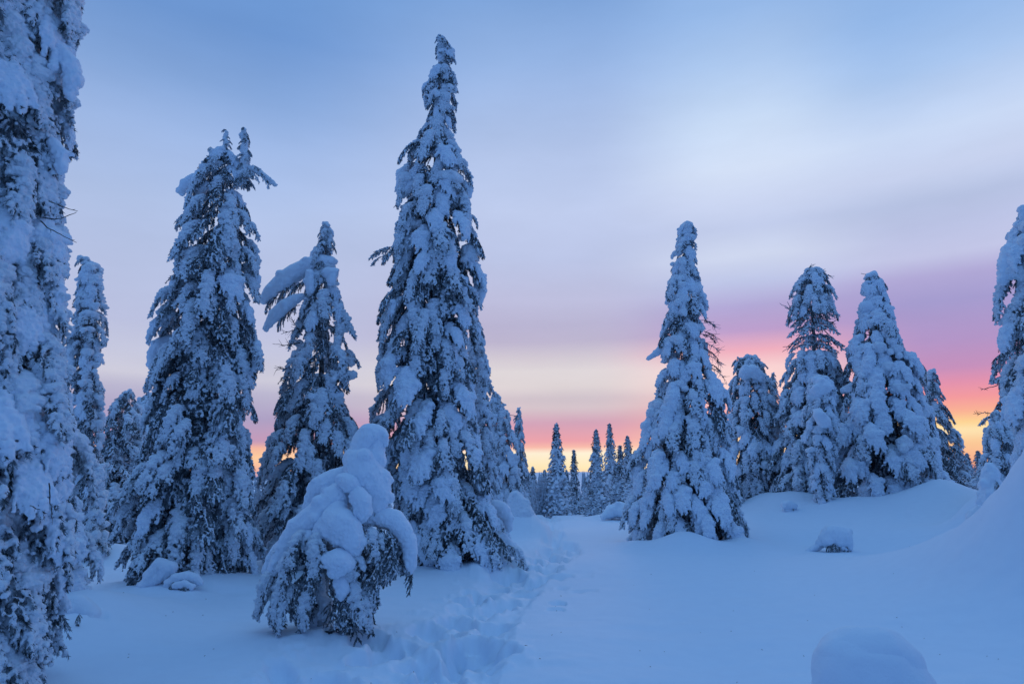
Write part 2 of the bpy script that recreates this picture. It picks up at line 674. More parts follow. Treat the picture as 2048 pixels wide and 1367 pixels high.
def ground_z(x, y, detail=True):
    x = np.asarray(x, float)
    y = np.asarray(y, float)
    z = base_z(x, y) + mound_h(x, y)
    if not detail:
        return z
    p = np.column_stack([x.ravel(), y.ravel()])
    r = np.hypot(x, y)
    near = np.clip(1.4 - r / 60, 0, 1)
    z = z + (0.075 * fbm(p, 0.45, 3, 3) + 0.016 * fbm(p * [1, 1.8], 2.2, 3, 9)).reshape(x.shape) * near
    bank = np.clip(mound_h(x, y) - .15, 0, .5) * np.clip(1.3 - r / 22, 0, 1)
    z = z + bank * (0.16 * fbm(p, 1.6, 3, 61) + 0.05 * np.abs(fbm(p, 5, 2, 67))).reshape(x.shape)
    m = track_mask(x, y)
    clod = fbm(p, 3.3, 3, 17).reshape(x.shape)
    ridg = 1 - np.abs(fbm(p, 2.1, 3, 23)).reshape(x.shape) * 2
    fine = fbm(p, 10, 3, 41).reshape(x.shape)
    soft = np.clip(1.4 - r / 30, .75, 1)
    z = z + m * (-0.06 + (0.052 * clod + 0.024 * ridg + 0.022 * fine) * soft)
    # chunks thrown to the left of the track
    ml = np.clip(track_mask(x + 0.5, y) - m, 0, 1)
    z = z + ml * np.clip(0.05 * fine + 0.05 * clod, 0, 1)
    wob = 1 + 0.45 * fbm(p, 5, 2, 51).reshape(x.shape)
    for hx, hy, dx, dy, h, rot in HOLES:
        sel = (np.abs(x - hx) < 1.0) & (np.abs(y - hy) < 1.0)
        if not sel.any():
            continue
        ax, ay = x[sel] - hx, y[sel] - hy
        cx, cy = ax * cos(rot) + ay * sin(rot), -ax * sin(rot) + ay * cos(rot)
        q = np.sqrt((cx / dx) ** 2 + (cy / dy) ** 2) * wob[sel]
        hole = -h / (1 + np.exp((q - 1) * 9))
        rim = 0.16 * h * np.exp(-((q - 1.35) / 0.28) ** 2)
        z[sel] += hole + rim
    return z


def gz(x, y):
    return float(ground_z(np.array([float(x)]), np.array([float(y)]), False)[0])


def build_ground():
    ang_f = np.linspace(-42, 42, 760)
    ang_b = np.linspace(42, 318, 90)[1:-1]
    ang = np.radians(np.concatenate([ang_f, ang_b]))
    rs = [0.4]
    while rs[-1] < 7500:
        r = rs[-1]
        rs.append(r + min(max(0.028 if r > 4.6 else 0.12, 0.0011 * r * r), 0.09 * r + 0.02))
    rs = np.array(rs)
    A, R = np.meshgrid(ang, rs)
    X, Y = R * np.sin(A), R * np.cos(A)
    Z = ground_z(X, Y)
    nr, na = X.shape
    v = np.column_stack([X.ravel(), Y.ravel(), Z.ravel()])
    i = np.arange(nr - 1)[:, None] * na
    j = np.arange(na)[None]
    k = (j + 1) % na
    f = np.stack([i + j, i + k, i + na + k, i + na + j], -1).reshape(-1, 4)[:, ::-1]
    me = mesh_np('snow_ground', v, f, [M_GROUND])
    o = link('ground', me)
    o['kind'] = 'structure'
    o['label'] = 'deep smooth snow cover with a trampled track running to the far trees'
    # close the hub under the camera
    c = len(v)
    return o, len(f)


ground, ng = build_ground()

def meet(u, v, Y0=3.0, Y1=60.0):
    """distance at which the ray through (u, v) meets the snow"""
    x_, z_ = ray(u, v)
    Ys = np.arange(Y0, Y1, 0.05)
    g = ground_z(x_ * Ys, Ys, False)
    hit = np.nonzero(CAM_H + z_ * Ys < g)[0]
    return float(Ys[hit[0]]) if len(hit) else Y1


# ------------------------------------------------------------------ bough templates
TEMPLATES = {}


def make_bough(kind, seed, voxel=0.0135):
    """one drooping spruce spray of length 1: needles and stems in one mesh, the snow it carries in another"""
    r = np.random.default_rng(seed)
    cfg = {
        #          a0   a1   width snowR  finger p_snow rough
        'shelf':  (12, -70, .40, .048, 1.1, .85, .026),
        'drape':  (-2, -86, .40, .048, 1.2, .85, .028),
        'hang':   (-30, -88, .33, .046, 1.2, .85, .028),
        'pillow': (6, -86, .40, .092, 0.9, 1.0, .017),
        'needle': (-10, -80, .38, .030, 1.2, .45, .018),
        'open':   (12, -42, .26, .034, .55, .75, .010),
    }[kind]
    a0, a1, W, RS, fing, psn, rough = cfg
    a0 += r.uniform(-8, 8)
    a1 += r.uniform(-8, 4)
    n = 26
    t = np.linspace(0, 1, n)
    a = np.radians(a0 + (a1 - a0) * t ** 0.8)
    yaw = np.radians(r.uniform(-14, 14)) * t * t * 3
    step = 1.0 / (n - 1)
    d = np.column_stack([np.cos(a) * np.cos(yaw), np.cos(a) * np.sin(yaw), np.sin(a)])
    main = np.vstack([[0, 0, 0], np.cumsum(d[:-1] * step, 0)])
    stems = [(main, 0.016)]
    SC, SR = [], []                      # snow spheres
    heavy = RS
    for i, tt in enumerate(t):
        if tt < 0.10:
            continue
        env = min(1, (tt - .05) / .25) * (1 - 0.45 * tt)
        rr = heavy * env * r.uniform(0.85, 1.25)
        if kind in ('needle', 'open') and r.random() > psn:
            continue
        SC.append(main[i] + [0, 0, rr * 0.5] + r.normal(0, .012, 3))
        SR.append([rr * 1.15, rr * 1.25, rr])
    ns = {'open': 8, 'needle': 11}.get(kind, 12)
    fingers = []
    for q in range(ns):
        tt = 0.14 + 0.82 * q / (ns - 1) + r.uniform(-.02, .02)
        tt = min(tt, .98)
        i = int(tt * (n - 1))
        for side in (-1, 1):
            if r.random() < 0.08:
                continue
            bell = max(0.25, sin(pi * min(1, 0.12 + 0.80 * tt)) ** 0.8)
            ln = W * bell * r.uniform(0.75, 1.2)
            m = 9
            yawA = side * r.uniform(0.7, 1.15) * (1 - 0.35 * tt)
            fwd = d[i]
            sv = np.array([0, side, 0])
            dirv = fwd * cos(yawA) + sv * abs(sin(yawA))
            pts = [main[i].copy()]
            sag = {'shelf': .10, 'drape': .14, 'hang': .16, 'pillow': .13, 'needle': .15, 'open': .06}[kind]
            for k in range(m):
                dirv = dirv + np.array([0, 0, -sag]) + r.normal(0, .05, 3)
                dirv /= np.linalg.norm(dirv)
                pts.append(pts[-1] + dirv * ln / m)
            pts = np.array(pts)
            stems.append((pts, 0.008))
            has = r.random() < psn
            for k in range(1, m + 1):
                kt = k / m
                if has:
                    rr = RS * (0.62 if kind != 'pillow' else 0.72) * (1 - 0.40 * kt) * r.uniform(.75, 1.25)
                    SC.append(pts[k] + [0, 0, rr * .45] + r.normal(0, .010, 3))
                    SR.append([rr * 1.1, rr * 1.1, rr])
                # fingers hanging from the side shoots
                if r.random() < fing * (0.75 if k > 1 else .3):
                    fl = r.uniform(.05, .13) * (1.1 - .3 * tt) * (0.8 if kind == 'open' else 1)
                    fd = dirv * 0.5 + np.array([0, 0, -1.0]) + r.normal(0, .28, 3)
                    if kind in ('shelf', 'open') and r.random() < .6:
                        fd = dirv + np.array([d[i][0] * .8, 0, -0.25]) + r.normal(0, .25, 3)
                    fd /= np.linalg.norm(fd)
                    fp = pts[k] + np.linspace(0, 1, 4)[:, None] * fd * fl
                    fingers.append(fp)
                    if r.random() < psn * 0.72:
                        for z in (0.4, .7, 1.0):
                            rr = r.uniform(.014, .026) * (1.15 if kind == 'pillow' else 1.0)
                            SC.append(pts[k] + fd * fl * z + r.normal(0, .006, 3))
                            SR.append([rr, rr, rr * r.uniform(1.0, 1.5)])
    if kind in ('shelf', 'drape', 'hang'):       # smooth cap riding on the shoulder of the spray
        t0 = r.uniform(.12, .34)
        for tt in np.arange(t0, t0 + r.uniform(.26, .42), .055):
            i = int(tt * (n - 1))
            rr = r.uniform(.075, .115) * (1.15 - abs(tt - t0 - .15))
            SC.append(main[i] + [0, r.uniform(-.05, .05), rr * .45])
            SR.append([rr * 1.1, rr * 1.35, rr * .75])
        for _ in range(3):
            i = r.integers(int(.45 * n), n - 2)
            rr = r.uniform(.045, .075)
            SC.append(main[i] + [r.uniform(-.02, .04), r.uniform(-.16, .16), rr * .2])
            SR.append([rr, rr, rr * .9])
    if kind == 'pillow':                 # a few broad caps
        for _ in range(r.integers(3, 6)):
            i = r.integers(5, n - 4)
            rr = r.uniform(.09, .14)
            SC.append(main[i] + [r.uniform(-.03, .03), r.uniform(-.13, .13), rr * .25])
            SR.append([rr * 1.0, rr * 1.15, rr * .85])
    SC, SR = np.array(SC), np.array(SR)
    v, f = spheres(SC, SR)
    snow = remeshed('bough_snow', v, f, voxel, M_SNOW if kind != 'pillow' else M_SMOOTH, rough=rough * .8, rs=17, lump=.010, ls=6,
                    seed=seed, relax=1, keep=kind not in ('open', 'needle'))
    # needles and stems
    s = Soup()
    for pts, rad in stems:
        tv, tf = tube(pts[::2] if len(pts) > 12 else pts[::2], np.linspace(rad, rad * .35, len(pts[::2])), 4)
        s.add(tv, tf, 1)
    segs = [(p, 1.0) for p in fingers] + [(p, .9) for p, _ in stems[1:]] + [(main[4:], 1.0)]
    nv, nf = [], []
    dens = {'needle': 1.35, 'open': 1.2, 'pillow': .8}.get(kind, 1.0)
    for pts, w in segs:
        ln = np.linalg.norm(np.diff(pts, axis=0), axis=1).sum()
        cnt = max(4, int(ln * 240 * dens))
        ts = r.uniform(0, 1, cnt) * (len(pts) - 1)
        i0 = np.minimum(ts.astype(int), len(pts) - 2)
        fr = (ts - i0)[:, None]
        base = pts[i0] * (1 - fr) + pts[i0 + 1] * fr
        tg = pts[i0 + 1] - pts[i0]
        tg /= np.linalg.norm(tg, axis=1)[:, None] + 1e-9
        rd = r.normal(0, 1, (cnt, 3))
        rd[:, 2] -= 0.35
        rd /= np.linalg.norm(rd, axis=1)[:, None]
        dr = tg * .8 + rd * .6
        dr /= np.linalg.norm(dr, axis=1)[:, None]
        L_ = r.uniform(.026, .052, cnt)[:, None]
        wd = np.cross(dr, r.normal(0, 1, (cnt, 3)))
        wd /= np.linalg.norm(wd, axis=1)[:, None] + 1e-9
        wd *= .0075
        nv.append(np.stack([base - wd, base + wd, base + dr * L_], 1).reshape(-1, 3))
    nv = np.concatenate(nv)
    s.add(nv, np.arange(len(nv)).reshape(-1, 3), 0)
    nm = s.mesh('bough_needles', [M_NEEDLE, M_BARK])
    co = np.empty(len(snow.vertices) * 3, np.float32)
    snow.vertices.foreach_get('co', co)
    co = np.vstack([co.reshape(-1, 3), nv[::7]])
    R = np.percentile(co[:, 0], 99)
    zR = float(np.mean(co[co[:, 0] > R * .96][:, 2]))
    D = -co[:, 2].min()
    return dict(n=nm, s=snow, R=float(R), zR=zR, D=float(D), kind=kind)


for kind, cnt in (('shelf', 3), ('drape', 4), ('hang', 4), ('pillow', 4), ('needle', 3), ('open', 3)):
    TEMPLATES[kind] = [make_bough(kind, 100 + 17 * i + len(kind) * 7, 0.0115) for i in range(cnt)]

NB = [0]


def add_bough(tree, tpl, loc, az_, s, tilt=0.0, roll=0.0, snow=True, sz=1.0, name='bough'):
    b = bpy.data.objects.new(name, tpl['n'])
    COL.objects.link(b)
    b.parent = tree
    b.location = loc
    b.rotation_euler = (roll, tilt, az_)
    b.scale = (s, s, s * sz)
    if snow:
        c_ = bpy.data.objects.new('snow_load', tpl['s'])
        COL.objects.link(c_)
        c_.parent = b
        if tpl['kind'] in ('open', 'needle'):
            c_['kind'] = 'stuff'
    NB[0] += 1
    return b


# ------------------------------------------------------------------ trees
def build_tree(label, Y, axis, prof, mix, base_v=None, dens=1.0, seed=1, smax=1.15, trunk_r=None, group=None, back=0.25,
               leader=True, sizes=None, clump=1.0, cut=None, name='spruce_tree', core=True, sparse=None, smin=0.16, zfix=None, gaps=.12, lumps=0.0, lsize=1.0, widen=1.0):
    smax = smax * .68
    """axis: [(v,u)], prof: [(v,uL,uR)] in picture pixels at distance Y; mix: {kind: weight}"""
    r = np.random.default_rng(seed)
    prof = sorted(prof)
    axis = sorted(axis)
    pz = np.array([P(0, v, Y)[2] for v, _, _ in prof])[::-1]
    pL = np.array([P(l, v, Y)[0] for v, l, _ in prof])[::-1]
    pR = np.array([P(q, v, Y)[0] for v, _, q in prof])[::-1]
    az_ = np.array([P(0, v, Y)[2] for v, _ in axis])[::-1]
    ax_ = np.array([P(u, v, Y)[0] for v, u in axis])[::-1]
    X = lambda z: float(np.interp(z, az_, ax_))
    ztop = pz[-1]
    xb = X(pz[0])
    zb = min(gz(xb, Y), float(pz[0])) if zfix is None else P(0, zfix, Y)[2]
    root = thing(name, (xb, Y, zb), label, 'tree', group)
    O = np.array([xb, Y, zb])

    def rad(z, ph):
        c_ = cos(ph)
        x0 = X(z)
        rl = max(0.03, x0 - float(np.interp(z, pz, pL)))
        rr = max(0.03, float(np.interp(z, pz, pR)) - x0)
        k_ = 1 + (widen - 1) * min(1.0, (ztop - z) / (ztop - zb) * 1.6)
        rl, rr = rl * k_, rr * k_
        side = rr if c_ > 0 else rl
        return side * abs(c_) + 0.5 * (rl + rr) * (1 - abs(c_))

    # trunk
    zz = np.linspace(zb - 0.3, ztop, 14)
    H = ztop - zb
    tr = trunk_r or 0.014 * H
    pts = np.array([[X(z) + r.normal(0, .008), Y + r.normal(0, .008), z] for z in zz]) - O
    rr = tr * np.clip((ztop - zz) / H, 0.03, 1.2) ** 0.8
    v_, f_ = tube(pts, rr, 9)
    link('trunk', mesh_np('trunk', v_, f_, [M_BARK]), root)

    kinds = list(mix.keys())
    wts = np.array([mix[k] for k in kinds], float)
    wts /= wts.sum()
    z = ztop - 0.04
    phi = r.uniform(0, 6.28)
    while True:
        rm = 0.5 * (rad(z, 0) + rad(z, pi))
        if z < zb + 0.12:
            break
        if sparse and sparse[0] < z < sparse[1]:
            kk, dn = ['open'], 0.9
        else:
            kk, dn = None, dens
        # number round the stem
        sc = min(smax * 1.08, max(smin, rm / 0.6))
        nring = max(3, int(round(2 * pi * max(rm, .08) * 0.72 / (0.44 * sc * clump) * dn)))
        for q in range(nring):
            ph = phi + q * 2 * pi / nring + r.uniform(-.25, .25)
            if (sin(ph) > 0.25 and r.random() > back) or (cut and cut * cos(ph) > .35):      # far side, and side beyond the frame
                continue
            kind = kk[0] if kk else kinds[r.choice(len(kinds), p=wts)]
            if not kk and (ztop - z) < 0.07 * H and kind in ('hang', 'drape'):
                kind = 'shelf'
            tpl = TEMPLATES[kind][r.integers(len(TEMPLATES[kind]))]
            za = z + r.uniform(-.06, .06) * sc
            s = sc
            for _ in range(4):
                s = 0.5 * s + 0.5 * rad(max(za + tpl['zR'] * s, pz[0]), ph) / tpl['R']
            s *= r.uniform(0.82, 1.14)
            s = max(s, smin * .8)
            off = 0.0
            cap = 1.3 if kk else smax * r.uniform(.75, 1.25)
            if s > cap:
                off = (s - cap) * tpl['R']
                s = cap
            off = min(off, .62 * rad(za, ph))
            if r.random() < gaps:
                continue
            loc = np.array([X(za) + off * cos(ph), Y + off * sin(ph), za]) - O
            add_bough(root, tpl, loc, ph + r.normal(0, .12), s, tilt=r.normal(0, .07), roll=r.normal(0, .10))
        if core and rm > 0.16:
            nc = max(2, int(nring * 0.5))
            for q in range(nc):
                ph = phi + 0.5 + q * 2 * pi / nc + r.uniform(-.3, .3)
                if (sin(ph) > 0.25 and r.random() > back) or (cut and cut * cos(ph) > .35):
                    continue
                if kk:
                    continue
                tpl = TEMPLATES['needle'][r.integers(3)]
                s = min(1.3, rad(z, ph) * 0.72 / tpl['R'])
                if s < .12:
                    continue
                add_bough(root, tpl, np.array([X(z), Y, z]) - O, ph, s, tilt=r.normal(0, .1), name='inner_bough')
        phi += 1.1 + r.uniform(-.4, .4)
        z -= (0.34 * sc * clump / (0.7 + 0.3 * dn)) * r.uniform(.85, 1.15)
    if leader:
        zs = np.arange(ztop, ztop - 0.075 * H, -0.035)
        SC, SR = [], []
        for z in zs:
            rr_ = 0.5 * (rad(z, 0) + rad(z, pi))
            for _ in range(2):
                q = min(max(rr_ * r.uniform(.35, .62), .022), .11)
                SC.append([X(z) + r.normal(0, rr_ * .28), Y + r.normal(0, rr_ * .28), z])
                SR.append([q, q, q * .85])
        z = ztop - 0.05 * H
        while z > ztop - lumps * H:
            rr_ = 0.5 * (rad(z, 0) + rad(z, pi))
            for _ in range(3):
                ph = r.uniform(-pi, .3) if r.random() < .8 else r.uniform(0, pi)
                q = min(rr_ * r.uniform(.26, .50), .34) * lsize
                dd = max(0, rad(z, ph) - q * .9)
                c_ = np.array([X(z) + dd * cos(ph), Y + dd * sin(ph), z + r.normal(0, .03)])
                SC.append(c_)
                SR.append([q, q, q * r.uniform(.65, .95)])
                for _k in range(3):
                    w_ = q * r.uniform(.4, .6)
                    SC.append(c_ + r.normal(0, q * .45, 3) - [0, 0, q * .3])
                    SR.append([w_, w_, w_])
            z -= max(.07, rr_ * .62)
        v_, f_ = spheres(np.array(SC) - O, np.array(SR))
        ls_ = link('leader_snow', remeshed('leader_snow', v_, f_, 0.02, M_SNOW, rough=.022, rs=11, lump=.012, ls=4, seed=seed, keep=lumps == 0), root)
        if lumps:
            ls_['kind'] = 'stuff'
    root['H'] = 1
    del root['H']
    return root, O


def clumps(root, O, Y, lists, name='snow_clump', voxel=0.02, rough=.010, lump=.012, seed=0, mat=None, ls=5.0, relax=2, rs=14, sat=6, pull=0.0):
    """lists of chains of (u, v, r_px, dY[, squash]); each chain is one melted snow mass"""
    out = []
    for k, ch in enumerate(lists):
        SC, SR = [], []
        jr = np.random.default_rng(seed * 31 + k)
        for i, p in enumerate(ch):
            c_ = P(p[0], p[1], Y + p[3])
            c_[1] -= pull * p[3]
            rr = p[2] * (.88 if sat > 2 else 1.0) / F_PX * (Y + p[3])
            sq = p[4] if len(p) > 4 else 1.0
            SC.append(c_)
            SR.append([rr, rr, rr * sq])
            if i and len(p) < 6:
                for f in (.25, .5, .75):
                    SC.append(SC[-1 if f == .25 else -2] * 0 + (last[0] * (1 - f) + c_ * f))
                    SR.append((np.array(last[1]) * (1 - f) + np.array([rr, rr, rr * sq]) * f).tolist())
            last = (c_, [rr, rr, rr * sq])
            for _ in range(sat):
                dv = jr.normal(0, 1, 3)
                dv /= np.linalg.norm(dv)
                q_ = rr * jr.uniform(.38, .62)
                SC.append(c_ + dv * rr * jr.uniform(.55, .85))
                SR.append([q_, q_, q_ * .9])
        v_, f_ = spheres(np.array(SC) - O, np.array(SR), ICO2)
        out.append(link(name, remeshed(name, v_, f_, voxel, mat or M_SMOOTH, rough=rough, rs=rs, lump=lump, ls=ls, seed=seed + k,
                                       relax=relax), root))
    return out


def bare_branch(root, O, chains, mat=None, name='bare_twig', r0=0.008, twigs=0, seed=0, Y=None, tl=0.12, droop=0.0):
    """chains of (u,v,Y) drawn as thin woody shoots with side twigs"""
    r = np.random.default_rng(seed)
    for ch in chains:
        s = Soup()
        pts = np.array([P(*c_) for c_ in ch]) - O
        tt = np.linspace(0, len(pts) - 1, (len(pts) - 1) * 4 + 1)
        i0 = np.minimum(tt.astype(int), len(pts) - 2)
        fr = (tt - i0)[:, None]
        pp = pts[i0] * (1 - fr) + pts[i0 + 1] * fr
        pp[1:-1] += r.normal(0, r0 * .5, (len(pp) - 2, 3))
        s.add(*tube(pp, np.linspace(r0, r0 * .35, len(pp)), 5))
        for k in range(twigs):
            i = r.integers(1, len(pp) - 1)
            d_ = pp[min(i + 1, len(pp) - 1)] - pp[i - 1]
            d_ /= np.linalg.norm(d_) + 1e-9
            q = d_ * .7 + r.normal(0, .55, 3) + [0, 0, -droop]
            q /= np.linalg.norm(q)
            ln = tl * r.uniform(.4, 1.1)
            tp = pp[i] + np.linspace(0, 1, 4)[:, None] * q * ln + r.normal(0, ln * .04, (4, 3))
            s.add(*tube(tp, np.linspace(r0 * .5, r0 * .25, 4), 4))
        link(name, s.mesh('twig', [mat or M_TWIG], True), root)


# --- tree at the left edge, close to the camera
tA, OA = build_tree('huge snow-draped spruce filling the left edge of the photo, closest tree', 5.6,
                    [(-420, -40), (0, -30), (600, -25), (1400, -20)],
                    [(-420, -90, 30), (-300, -140, 90), (-150, -200, 140), (0, -200, 160), (110, -200, 150), (200, -200, 150), (240, -200, 115),
                     (320, -200, 138), (400, -200, 112), (480, -200, 105), (560, -205, 128), (640, -210, 130), (700, -210, 132),
                     (780, -220, 150), (900, -225, 158), (1000, -230, 160), (1100, -230, 150), (1200, -230, 120), (1300, -230, 108), (1400, -230, 108)],
                    {'hang': 5, 'drape': 3, 'pillow': 2, 'needle': 1}, seed=3, smax=1.25, dens=1.75, back=.5, cut=-1, gaps=.02)
clumps(tA, OA, 5.6, [
    [(118, 105, 22, 0), (140, 130, 26, 0), (146, 160, 24, 0), (140, 190, 14, 0)],
    [(108, 290, 18, 0), (122, 310, 20, 0), (120, 335, 14, 0)],
    [(92, 500, 18, .05), (105, 540, 22, .05), (112, 590, 22, .05), (112, 625, 14, .05)],
    [(96, 730, 22, .1), (118, 800, 26, .1), (124, 870, 26, .1), (118, 930, 20, .1)],
], rough=.02, lump=.02, seed=40, voxel=.014)
bare_branch(tA, OA, [[(98, 402, 5.3), (122, 412, 5.3), (155, 422, 5.3)], [(72, 433, 5.25), (110, 438, 5.25), (135, 432, 5.25), (153, 424, 5.25)],
                     [(75, 436, 5.25), (95, 455, 5.25), (120, 468, 5.25), (153, 485, 5.25)]], r0=.006, twigs=5, tl=.03, seed=5)
bare_branch(tA, OA, [[(98, 965, 4.9), (99, 1000, 4.9), (104, 1025, 4.9), (105, 1048, 4.9)], [(60, 1010, 4.9), (80, 1018, 4.9)]], r0=.005, twigs=4, tl=.03, seed=6)

# --- low tree at its foot
tA2, OA2 = build_tree('low snow-buried young spruce between the huge left tree and the slim tree', 8.3,
                      [(880, 105), (1215, 115)],
                      [(880, 85, 130), (950, 60, 150), (1050, 50, 175), (1120, 40, 195), (1190, 40, 205), (1215, 50, 190)],
                      {'pillow': 5, 'hang': 2}, seed=8, smax=.8, back=.4)

# --- slim tree
tB, OB = build_tree('slim leaning column spruce with its tip bent left, beside the left edge tree', 14.5,
                    [(512, 165), (530, 182), (600, 186), (750, 178), (900, 181), (1135, 186)],
                    [(515, 160, 182), (540, 165, 204), (600, 157, 210), (650, 150, 213), (700, 134, 208), (750, 142, 206), (850, 148, 210),
                     (950, 150, 213), (1050, 150, 214), (1135, 146, 222)],
                    {'drape': 3, 'pillow': 3, 'shelf': 1, 'needle': 1}, seed=12, smax=.72, dens=.9, lumps=.9, lsize=.8)
clumps(tB, OB, 14.5, [[(157, 517, 5, 0), (163, 519, 5, 0), (176, 523, 5, 0), (184, 532, 6, 0)], [(152, 559, 5, 0), (160, 556, 6, 0), (170, 556, 5, 0)]],
       rough=.01, seed=3)

# --- trees behind, left
tB2, OB2 = build_tree('twiggy frosted spruce bending right behind the slim column spruce', 18.0,
                      [(778, 262), (800, 244), (850, 228), (900, 222), (1085, 225)],
                      [(780, 250, 266), (800, 228, 262), (850, 205, 275), (900, 202, 285), (1000, 200, 300), (1085, 205, 300)],
                      {'shelf': 2, 'needle': 2, 'open': 3, 'drape': 2}, seed=14, smax=1.0, dens=1.15, widen=1.15)
tB3, OB3 = build_tree('frosty background spruce half hidden left of the three-tipped spruce', 24.0,
                      [(785, 300), (1075, 285)],
                      [(785, 294, 306), (830, 262, 325), (900, 238, 345), (1000, 215, 345), (1075, 205, 345)],
                      {'shelf': 2, 'needle': 1, 'drape': 4, 'pillow': 1}, seed=15, smax=1.3, dens=1.5, widen=1.15)

# --- three-tipped tree
tC, OC = build_tree('tall ragged spruce with three tips and a twiggy arm bent right', 11.3,
                    [(300, 450), (400, 445), (600, 430), (800, 415), (1000, 398), (1185, 388)],
                    [(300, 418, 470), (340, 402, 480), (370, 398, 478), (400, 390, 478), (440, 375, 500), (465, 368, 518), (500, 352, 502),
                     (540, 346, 522), (570, 342, 520), (610, 336, 512), (655, 332, 520), (695, 302, 515), (740, 302, 518), (765, 326, 505),
                     (800, 315, 508), (850, 300, 508), (900, 284, 510), (950, 266, 512), (1000, 252, 514), (1050, 242, 512), (1100, 238, 512),
                     (1150, 245, 512), (1185, 250, 500)],
                    {'drape': 4, 'hang': 2, 'needle': 2.5, 'shelf': 1.5, 'pillow': 1.2}, seed=21, smax=1.0, dens=1.0, leader=False)
clumps(tC, OC, 11.3, [
    [(404, 352, 11, 0), (388, 358, 14, 0), (372, 368, 14, 0), (363, 382, 11, 0)],
    [(412, 372, 12, -.1), (400, 382, 13, -.1), (392, 392, 9, -.1)],
    [(366, 492, 13, 0), (360, 505, 15, 0), (358, 520, 10, 0)], [(352, 566, 14, 0), (346, 580, 14, 0), (344, 592, 10, 0)],
    [(340, 682, 17, 0), (322, 690, 19, 0), (310, 708, 18, 0), (306, 730, 13, 0)], [(505, 545, 13, 0), (513, 560, 12, 0)],
    [(515, 690, 10, 0), (514, 715, 10, 0), (508, 740, 8, 0)],
    [(425, 318, 9, 0), (440, 322, 12, 0), (455, 315, 12, 0), (470, 325, 11, 0), (478, 338, 10, 0)]], rough=.012, seed=60, voxel=.018)


def pillows(root, O, Y, lst, seed=0):
    r = np.random.default_rng(seed)
    for u, v, dy, rp, ph in lst:
        tpl = TEMPLATES['pillow'][r.integers(4)]
        add_bough(root, tpl, P(u, v, Y + dy) - O, ph, 2.9 * rp * Y / F_PX, tilt=r.normal(0.05, .08), roll=r.normal(0, .12))


def leader_top(root, O, Y, pts, w, name='side_leader', seed=0, snow=.7):
    """an upright shoot with its own small whorls of boughs: pts (u,v) top to bottom, w half width px at top and bottom"""
    r = np.random.default_rng(seed)
    q = np.array([P(u, v, Y) for u, v in pts]) - O
    ln = np.linalg.norm(np.diff(q, axis=0), axis=1).sum()
    nn = max(5, int(ln / .05))
    tt = np.linspace(0, len(q) - 1, nn)
    i0 = np.minimum(tt.astype(int), len(q) - 2)
    fr = (tt - i0)[:, None]
    pp = q[i0] * (1 - fr) + q[i0 + 1] * fr
    v_, f_ = tube(pp, np.linspace(.008, .03, nn), 6)
    st = link(name, mesh_np('leader_stem', v_, f_, [M_BARK]), root)
    SC, SR = [], []
    for i in range(nn):
        k = i / (nn - 1)
        hw = (w[0] * (1 - k) + w[1] * k) / F_PX * Y
        for j in range(2):
            ph = r.uniform(0, 6.28)
            tpl = TEMPLATES['needle' if r.random() < .5 else 'shelf'][r.integers(3)]
            s = hw / tpl['R'] * r.uniform(1.0, 1.5)
            add_bough(root, tpl, pp[i], ph, s, tilt=r.normal(-.1, .15))
        if r.random() < snow:
            a_ = hw * r.uniform(.5, .8)
            SC.append(pp[i] + r.normal(0, hw * .28, 3))
            SR.append([a_, a_, a_ * .8])
    if SC:
        v_, f_ = spheres(np.array(SC), np.array(SR))
        c_ = link('leader_snow', remeshed('leader_snow', v_, f_, 0.014, M_SNOW, rough=.016, rs=18, seed=seed), root)


leader_top(tC, OC, 11.3, [(452, 259), (453, 300), (456, 325)], (6, 13), seed=1)
leader_top(tC, OC, 11.3, [(489, 255), (489, 300), (490, 345), (482, 360)], (9, 17), seed=2, snow=.9)
leader_top(tC, OC, 11.3, [(421, 294), (424, 315)], (5, 9), seed=3)
clumps(tC, OC, 11.3, [[(452, 264, 4, 0), (450, 275, 5, 0), (453, 286, 6, 0), (450, 297, 6, 0), (455, 306, 8, 0)],
                      [(489, 260, 6, 0), (486, 272, 8, 0), (490, 284, 8, 0), (488, 298, 9, 0), (492, 312, 10, 0), (488, 328, 11, 0), (486, 344, 12, 0)],
                      [(421, 300, 6, 0), (426, 306, 6, 0), (423, 314, 7, 0)],
                      [(505, 338, 8, 0), (518, 345, 8, 0), (530, 352, 7, 0), (542, 362, 6, 0), (550, 370, 5, 0)]], rough=.022, rs=20, seed=62, voxel=.012,
       mat=M_SNOW)
for k, (u, v, s_, ph) in enumerate([(478, 335, .48, -.1), (500, 335, .45, .1), (505, 330, .5, .0), (490, 345, .3, -.8)]):
    add_bough(tC, TEMPLATES['open'][k % 3], P(u, v, 11.3) - OC, ph, s_, tilt=.5 if k == 2 else .3)
for k, (u, v, s_, ph, tl_) in enumerate([(488, 445, .42, -.2, .2), (380, 430, .35, 3.2, .1), (500, 690, .5, -.2, .5)]):
    add_bough(tC, TEMPLATES['shelf'][k % 3], P(u, v, 11.2) - OC, ph, s_, tilt=tl_)

